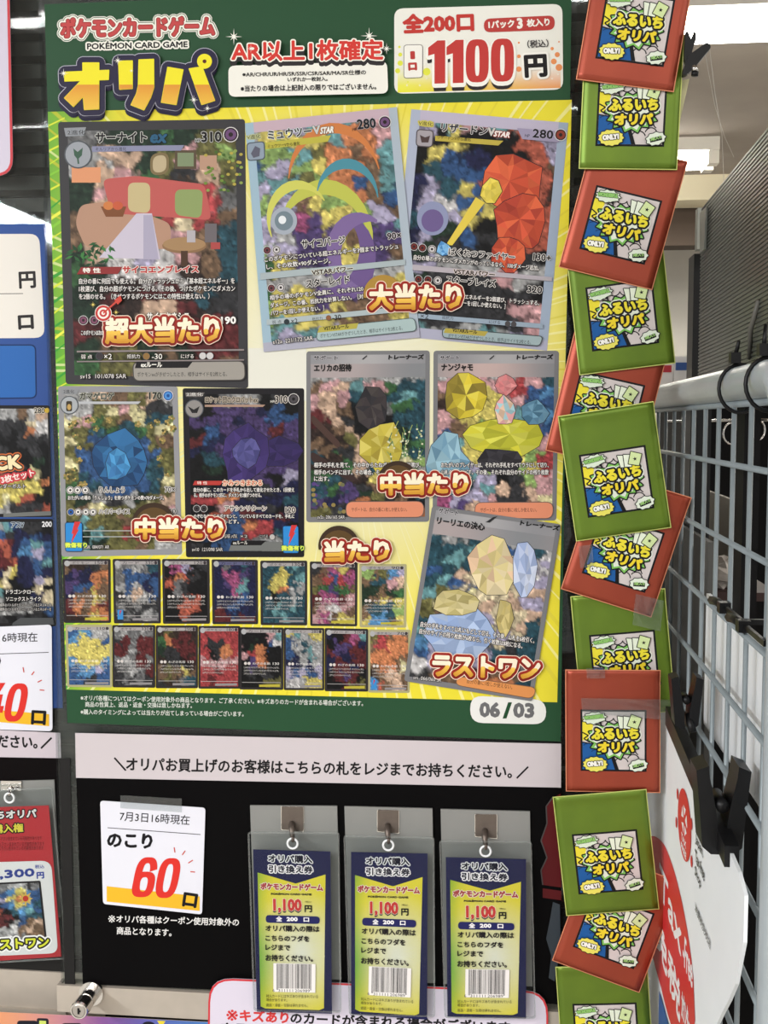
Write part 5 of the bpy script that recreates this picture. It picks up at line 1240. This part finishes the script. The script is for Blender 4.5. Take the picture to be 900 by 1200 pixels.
# black corrugated plastic board tied on behind the panel
XB = XG + .0125
def BX(px, py, X=XB): return onX(px, py, X)
far = BX(823, 245); nearp = BX(910, 138)
def corrugated(pts, X, t, ang, pitch_, amp):
    """flat board with raised flutes, clipped to a four-sided outline (far top, near top, near bottom, far bottom) in Y-Z"""
    V, Fc = [], []; N, Mv = 170, 10
    q = [(p.y, p.z) for p in pts]
    for j in range(Mv + 1):
        for i in range(N + 1):
            y, z = bl(q, i / N, j / Mv)
            V.append((X, y, z))
    return V, Fc
Zf, Zn_ = far.y, nearp.y
q4 = [far, nearp, Vector((XB, nearp.y, CAM.z + .02)), Vector((XB, far.y, CAM.z + .02))]
u = Vector((0, math.cos(math.radians(-1)), math.sin(math.radians(-1)))); w = Vector((0, -u.z, u.y))
# flutes: strips along u, clipped to the outline
def clip_poly(poly, a, b, c):       # keep a*y+b*z<=c
    out = []
    for i in range(len(poly)):
        p, q_ = poly[i], poly[(i + 1) % len(poly)]; d0 = a * p.y + b * p.z - c; d1 = a * q_.y + b * q_.z - c
        if d0 <= 0: out.append(p)
        if (d0 <= 0) != (d1 <= 0): out.append(p.lerp(q_, d0 / (d0 - d1)))
    return out
V, Fc = [], []
cs = [p.dot(w) for p in q4]; s = min(cs); pit = .0028; k = 0
while s < max(cs):
    for h0, h1, d0, d1 in ((0, .12, 0, .0008), (.12, .62, .0008, .0008), (.62, .74, .0008, 0), (.74, 1, 0, 0)):
        lo, hi = s + h0 * pit, s + h1 * pit
        pl = clip_poly(clip_poly(q4, w.y, w.z, hi), -w.y, -w.z, -lo)
        if len(pl) > 2:
            n = len(V)
            for p in pl:
                t = (p.dot(w) - lo) / (hi - lo); V.append(p + Vector((-(d0 + (d1 - d0) * t), 0, 0)))
            Fc.append(list(range(n, n + len(pl))))
    s += pit
cb = thing('corrugated_board', 'black corrugated plastic board tied behind the top rail of the wire panel', 'board', Vector((XB, (Zf + Zn_) / 2, CAM.z + .02)))
obj('fluted_face', V, Fc, M_BOARD, cb)
obj('back_sheet', *prism([p + Vector((.0004, 0, 0)) for p in q4], (.004, 0, 0)), M_BOARD, cb)
e0, e1 = BX(889, 352, XB - .0012), BX(878, 420, XB - .0012)
tg = tag(obj('loose_tie_tail', *tube([e1, e1.lerp(e0, .5) + Vector((-.002, 0, 0)), e0], .0016, 8), mat('grey_nylon', '5c5a54', .4, 0, .1, 40), None, True), 'grey plastic strap poking out of the black corrugated board', 'strap')

# cable ties
def tie_loop(name, label, Zn, tail, zc=ZT, r=R0 + .0012):
    t = thing(name, label, 'cable tie', G3(Zn, zc - r), 'black cable ties')
    pts = [G3(Zn + .004 * math.sin(a) * .4, zc - .003 + (r + .003) * math.sin(a), (r + .001) * math.cos(a)) for a in [i * 2 * math.pi / 24 for i in range(24)]]
    obj('strap', *tube(pts, .0012, 8, True), M_TIE, t, True)
    c = G3(Zn - .002, zc + r + .0035, -.004)
    obj('locking_head', *box(c.x - .003, c.y - .004, c.z - .003, c.x + .003, c.y + .004, c.z + .0035), M_TIE, t)
    obj('tail', *tube([c, c + tail], [.0016, .0011], 6), M_TIE, t, True)
tie_loop('cable_tie', 'black cable tie looped on the top rail, farther from the corner', .728, Vector((.001, -.006, .010)))
tie_loop('cable_tie', 'black cable tie looped on the top rail beside its rounded corner', .648, Vector((.001, .001, .014)))
def tie_side(label, Zn, z, ang=0):
    t = thing('cable_tie', label, 'cable tie', G3(Zn, z), 'black cable ties')
    c = G3(Zn, z, -.004)
    obj('strap', *merge(box(c.x - .0008, c.y - .05, c.z - .0016, c.x + .0012, c.y + .016, c.z + .0016), box(c.x, c.y - .05, c.z - .0016, c.x + .014, c.y - .047, c.z + .0016)), M_TIE, t)
    obj('locking_head', *box(c.x - .004, c.y + .000, c.z - .0034, c.x + .003, c.y + .010, c.z + .0034), M_TIE, t)
    obj('tail', *tube([c + Vector((0, .006, 0)), c + Vector((-.002, .022, .001)), c + Vector((-.003, .034, 0))], [.0026, .0028, .003], 6), M_TIE, t, True)
a1 = onX(851, 713, XG - .004); tie_side('upper black cable tie on the middle of the wire panel', a1.y - CAM.y, a1.z - CAM.z)
a2 = onX(874, 735, XG - .004); tie_side('lower black cable tie beside the wire panel post', a2.y - CAM.y, a2.z - CAM.z)

# white board hung behind the lower mesh
wb = [G3(.565, -.127, .007), G3(.872, -.127, .007), G3(.872, -.2255, .007), G3(.565, -.224, .007)]
tag(obj('white_panel_board', *prism(wb, (.003, 0, 0)), M_WHITEB), 'blank white board behind the lower squares of the wire panel', 'board')
db = [G3(.885, -.09, .01), G3(1.25, -.09, .01), G3(1.25, -.5, .01), G3(.885, -.5, .01)]
tag(obj('grey_panel_board', *prism(db, (.004, 0, 0)), mat('dim_grey_board', '4b4a47', .6, 0, .1, 14)), 'dark grey board behind the far squares of the wire panel', 'board')
# the round tax free board clipped to the near side
XS = XG - .0165
def S3(Zn, z, dx=0.0):
    bend = -.10 * max(0, Zn - .86) ** 2 * 4
    return Vector((XS + dx - bend * 0 - .06 * max(0, Zn - .90), CAM.y + Zn, CAM.z + z))
tf = thing('round_sign_board', 'white plastic sign with a red oval and white writing, clipped to the wire panel', 'sign', S3(.8, -.56))
OUT = [(.880, -.2215), (.612, -.2405), (.600, -.246), (.5995, -.268), (.603, -.287), (.632, -.318), (.662, -.346), (.700, -.385), (.745, -.43), (.80, -.47), (.88, -.51), (1.0, -.53), (1.1, -.52), (1.12, -.225)]
V, Fc = [], []
nn = 30
def zrange(Zn):
    xs = []
    for i in range(len(OUT)):
        (a, b), (c, d) = OUT[i], OUT[(i + 1) % len(OUT)]
        if (a - Zn) * (c - Zn) <= 0 and a != c: xs.append(b + (d - b) * (Zn - a) / (c - a))
    return max(xs), min(xs)
cols = [.6001 + (1.1199 - .6001) * i / nn for i in range(nn + 1)]
for Zn in cols:
    t_, b_ = zrange(Zn)
    V += [S3(Zn, t_), S3(Zn, b_), S3(Zn, t_, .002), S3(Zn, b_, .002)]
for i in range(nn):
    a = 4 * i; Fc += [[a, a + 1, a + 5, a + 4], [a + 2, a + 6, a + 7, a + 3], [a, a + 4, a + 6, a + 2], [a + 1, a + 3, a + 7, a + 5]]
Fc += [[0, 2, 3, 1], [4 * nn, 4 * nn + 1, 4 * nn + 3, 4 * nn + 2]]
obj('board', V, Fc, M_WHITEB, tf)
p = Print(lambda x, y, lift=0.0: S3(-x / 1000, -y / 1000, -.0003 - lift))
def dense_ell(cx, cy, rx, ry, col):      # filled in vertical strips so that it follows the bend
    n = 26; pts, fs = [], []
    for i in range(n + 1):
        x = -1 + 2 * i / n; h = math.sqrt(max(0, 1 - x * x)); pts += [(cx + rx * x, cy - ry * h), (cx + rx * x, cy + ry * h)]
    for i in range(n): fs.append([2 * i, 2 * i + 2, 2 * i + 3, 2 * i + 1])
    p.shape(pts, fs, col)
dense_ell(-868, 388, 128, 60, 'd23034'); 
p.text('Tax', (-915, 376), (-802, 376), 26, 'f0eef0', 1.0); p.text('-Free', (-795, 376), (-752, 374), 22, 'f0eef0', .7)
p.text('免税', (-930, 425), (-800, 425), 30, 'f0eef0', 1.2); p.text('カウンター', (-795, 415), (-758, 413), 20, 'f0eef0', .7)
p.ell(-800, 279, 30, 24, 'd23034', 32)
for k in range(5):
    a = -math.pi / 2 + k * 2 * math.pi / 5; p.poly(rpoly([(-800 + 3 * math.cos(a), 276 + 3 * math.sin(a)), (-800 + 14 * math.cos(a - .45), 276 + 11 * math.sin(a - .45)), (-800 + 12 * math.cos(a), 276 + 9 * math.sin(a)), (-800 + 14 * math.cos(a + .45), 276 + 11 * math.sin(a + .45))], 2), 'f0eef0')
p.text('TAX', (-812, 293), (-790, 293), 5, 'f0eef0', .3); p.text('FREE', (-812, 300), (-788, 300), 5, 'f0eef0', .3)
for x, y in ((-833, 268), (-836, 290), (-766, 292), (-770, 268)): p.ell(x, y, 4, 4, 'd23034', 12)
p.text('Japan.', (-752, 275), (-722, 275), 8, '2a2a2e', .2); p.text('Tax-free', (-752, 286), (-716, 286), 8, '2a2a2e', .2); p.text('Shop', (-752, 297), (-728, 297), 8, '2a2a2e', .2)
p.text('消費税免税店', (-748, 318), (-690, 318), 6, '6a6a6e', .1)
p.poly([(-905, 452), (-850, 452), (-845, 480), (-905, 490)], '2c5a9c'); p.poly([(-895, 462), (-866, 460), (-864, 474), (-890, 478)], 'e8e8ec')
p.build('printed_face', tf)
bar_ = [S3(.885, -.2165, -.003), S3(.640, -.2345, -.003), S3(.640, -.2465, -.003), S3(.885, -.2305, -.003)]
obj('top_strip', *prism(bar_, (.008, 0, 0)), M_BLACKP, tf)
# black plastic spring clips
def spring_clip(label, px, py, s, X=XS):
    c = onX(px, py, X); t = thing('spring_clip', label, 'clip', c, 'black plastic spring clips')
    def jaw(sg):
        pts = [(-.034, .012), (-.030, .022), (.000, .019), (.034, .016), (.040, .009), (.040, .002), (.012, .004), (.000, .006), (-.024, .011)]
        V = [Vector((c.x + sg * y * s, c.y + d * s, c.z + x * -s)) for x, y in pts for d in (0,)]
        P3 = [Vector((c.x + sg * y * s, c.y - .017 * s, c.z - x * s)) for x, y in pts]
        return prism(P3, (0, .034 * s, 0))
    obj('jaw', *jaw(1), M_BLACKP, t); obj('jaw', *jaw(-1), M_BLACKP, t)
    obj('pivot', *tube([c + Vector((0, -.016 * s, 0)), c + Vector((0, .016 * s, 0))], .0055 * s, 14), M_BLACKP, t, True)
    obj('handle_grip', *tube([c + Vector((.002, -.008 * s, -.020 * s)), c + Vector((.003, -.016 * s, -.034 * s)), c + Vector((.004, -.020 * s, -.043 * s))], [.0050 * s, .0058 * s, .0058 * s], 12), M_BLACKP, t, True)
spring_clip('large black spring clip gripping the white sign to the wire panel', 843, 938, .70)
spring_clip('smaller black spring clip at the far end of the white sign', 803, 818, .5)

# ------------------------------------------------------------------ things beyond the wire panel
def boxbetween(X0, X1, Z0, Z1, z0, z1): return box(CAM.x + X0, CAM.y + Z0, CAM.z + z0, CAM.x + X1, CAM.y + Z1, CAM.z + z1)
def pxX(px, Zn): return (px - 595) / F * Zn
def pyz(py, Zn): return (495 - py) / F * Zn
def vbox(name, label, cat, px0, px1, py0, py1, Z0, Z1, m, group=None):
    o = obj(name, *boxbetween(pxX(px0, Z0), pxX(px1, Z0), Z0, Z1, pyz(py1, Z0), pyz(py0, Z0)), m); return tag(o, label, cat, group)
vbox('dark_cabinet', 'tall dark cabinet side far behind the wire panel', 'cabinet', 818, 1000, 470, 1350, 1.75, 2.3, M_DARK)
vbox('black_post', 'black upright post behind the wire panel, left of the corrugated board', 'post', 803, 826, 305, 1250, 1.02, 1.05, M_BLACKP)
vbox('black_pillar', 'thick black upright directly behind the right end of the wire panel', 'post', 863, 881, 478, 1150, .80, .83, M_DARK)
# clear ribbed price rail clip
pc = thing('clear_price_clip', 'clear ribbed plastic clip at the far top edge of the corrugated board', 'clip', onX(816, 298, XB))
M_RIB = mat('frosted_clear_plastic', 'b4b8b0', .25, 0, .05, 40)
Zc = .99
obj('body', *boxbetween(pxX(806, Zc), pxX(823, Zc), Zc, Zc + .012, pyz(300, Zc), pyz(254, Zc)), M_RIB, pc)
for k in range(9):
    y = 256 + k * 4.6; obj('rib', *boxbetween(pxX(810, Zc), pxX(821, Zc), Zc - .0012, Zc, pyz(y + 1.4, Zc), pyz(y, Zc)), M_RIB, pc)
obj('lip', *prism([onY(820, 250, CAM.y + .96), onY(827, 243, CAM.y + .93), onY(825, 292, CAM.y + .93), onY(820, 297, CAM.y + .96)], (.002, .002, 0)), M_RIB, pc)
M_CARD = mat('grey_brown_card', '8b8478', .7, 0, .06, 10)
tag(obj('grey_card_sheet', *prism([onY(818, 571, CAM.y + 1.3), onY(863, 588, CAM.y + 1.12), onY(863, 668, CAM.y + 1.12), onY(818, 640, CAM.y + 1.3)], (.004, .002, 0)), M_CARD), 'beige grey card sheet standing behind the wire panel', 'card')
tag(obj('red_packet', *prism([onY(806, 668, CAM.y + 1.3), onY(818, 640, CAM.y + 1.3), onY(842, 648, CAM.y + 1.25), onY(840, 690, CAM.y + 1.2), onY(808, 690, CAM.y + 1.28)], (.004, .02, 0)), mat('red_packet_paper', '8a2024', .5, 0, .08, 30)), 'red packet lying behind the wire panel, under the beige card', 'packet')
# crumpled clear bag
V, Fc = [], []; rr = random.Random(12); cb0 = onY(840, 672, CAM.y + 1.12)
bm_n, bm_m = 14, 9
for j in range(bm_m + 1):
    for i in range(bm_n):
        a = 2 * math.pi * i / bm_n; t = math.pi * j / bm_m; r = 1 + rr.uniform(-.28, .28)
        V.append(cb0 + Vector((.020 * r * math.sin(t) * math.cos(a), .03 * r * math.sin(t) * math.sin(a), .015 * r * math.cos(t))))
for j in range(bm_m):
    for i in range(bm_n): Fc.append([j * bm_n + i, j * bm_n + (i + 1) % bm_n, (j + 1) * bm_n + (i + 1) % bm_n, (j + 1) * bm_n + i])
tag(obj('crumpled_bag', V, Fc, mat('crumpled_pale_film', 'b8b0a8', .25, 0, .15, 60)), 'crumpled pale plastic bag behind the wire panel', 'bag')
sh = vbox('low_shelf', 'dark shelf deck under the crumpled bag', 'shelf', 796, 905, 690, 700, 1.08, 1.45, mat('brown_shelf', '3c2a28', .6, 0, .1, 20))
rd = tag(obj('hanging_rod', *tube([onY(780, 494, CAM.y + 1.3), onY(900, 492, CAM.y + 1.15)], .0014, 8), M_CHROME, None, True), 'thin horizontal metal rod just under the wire panel top rail', 'rod')
for (px, py), lab in (((857, 508), 'metal ring on the rod behind the wire panel, left one'), ((887, 504), 'metal ring on the rod behind the wire panel, by the corner post')):
    c = onY(px, py, CAM.y + 1.17)
    tag(obj('key_ring', *tube([c + Vector((.0085 * math.cos(a * .3927), .004 * math.cos(a * .3927), .0105 * math.sin(a * .3927))) for a in range(16)], .0009, 8, True), M_CHROME, None, True), lab, 'ring', 'metal rings on the rod')
# packaged goods far off in the store
pk_cols = [('e6e2de', 'c03a44'), ('dcdcdc', '3a5a9a'), ('e8e2dc', 'd06a3a')]
for k, (px0, px1, py0, py1, lab) in enumerate(((765, 782, 424, 455, 'distant white and red package, nearest the packs'), (783, 800, 420, 455, 'distant white and blue package beside the black post'), (768, 786, 478, 590, 'tall distant white package seen through the mesh'), (787, 801, 480, 592, 'tall distant pale package seen through the mesh, by the black post'))):
    Zn = 3.0 + .05 * k; t = thing('package_box', lab, 'package', (CAM.x + pxX((px0 + px1) / 2, Zn), CAM.y + Zn, CAM.z + pyz(py1, Zn)), 'distant packages')
    obj('carton', *boxbetween(pxX(px0, Zn), pxX(px1, Zn), Zn, Zn + .2, pyz(py1, Zn), pyz(py0, Zn)), mat('carton_%d' % k, pk_cols[k % 3][0], .5, 0, .03, 20), t)
    h = py1 - py0
    obj('coloured_band', *boxbetween(pxX(px0 + 2, Zn), pxX(px1 - 2, Zn), Zn - .003, Zn, pyz(py0 + h * .45, Zn), pyz(py0 + h * .2, Zn)), mat('band_%d' % k, pk_cols[k % 3][1], .5, 0, .03, 20), t)
vbox('low_dark_rack', 'dark rack far behind the lower packs', 'rack', 690, 830, 600, 1300, 2.6, 3.2, M_DARK)
# clip and fishing lines at the top
cl = onY(803, 62, -.036)
tc_ = thing('hanging_clip', 'small black clip at the top right edge of the pack strip', 'clip', cl)
obj('jaw', *prism(rpoly3([(800, 88), (801, 80), (808, 64), (827, 50), (832, 51), (833, 56), (813, 80), (805, 87)], -.036), (0, .007, 0)), M_BLACKP, tc_)
obj('jaw', *prism(rpoly3([(802, 70), (803, 38), (806, 36), (810, 46), (813, 37), (816, 38), (816, 46), (811, 60), (812, 74), (805, 84)], -.033), (0, .006, 0)), M_BLACKP, tc_)
obj('metal_pin', *tube([onY(813, 77, -.035), onY(815, 84, -.035)], .0022, 10), M_CHROME, tc_, True)
obj('rubber_tip', *tube([onY(814.6, 84, -.035), onY(814, 89, -.035)], .0026, 10), M_BLACKP, tc_, True)
M_LINE = mat('nylon_line', 'c8c4bc', .3, 0, .02, 20)
for pts, lab in (([(831, 52), (838, 110), (846, 158), (848, 205), (849, 250)], 'thin clear line hanging from the small black clip'), ([(826, 62), (838, 125), (849, 160), (860, 184)], 'second thin clear line crossing behind the small black clip')):
    tag(obj('nylon_line', *tube([onY(x, y, -.03 + (.02 if lab[0] == 't' else .05) * i + (.02 if lab[0] == 's' else 0)) for i, (x, y) in enumerate(pts)], .00022, 6), M_LINE, None, True), lab, 'line', 'thin clear lines')
tag(obj('pale_paper_tab', *prism([onY(797, 95, -.02), onY(808, 92, -.02), onY(800, 128, -.02), onY(796, 145, -.02)], (0, .0006, 0)), mat('pale_yellow_paper', 'd8d2a8', .6, 0, .03, 20)), 'pale yellow paper corner behind the topmost green pack', 'paper')
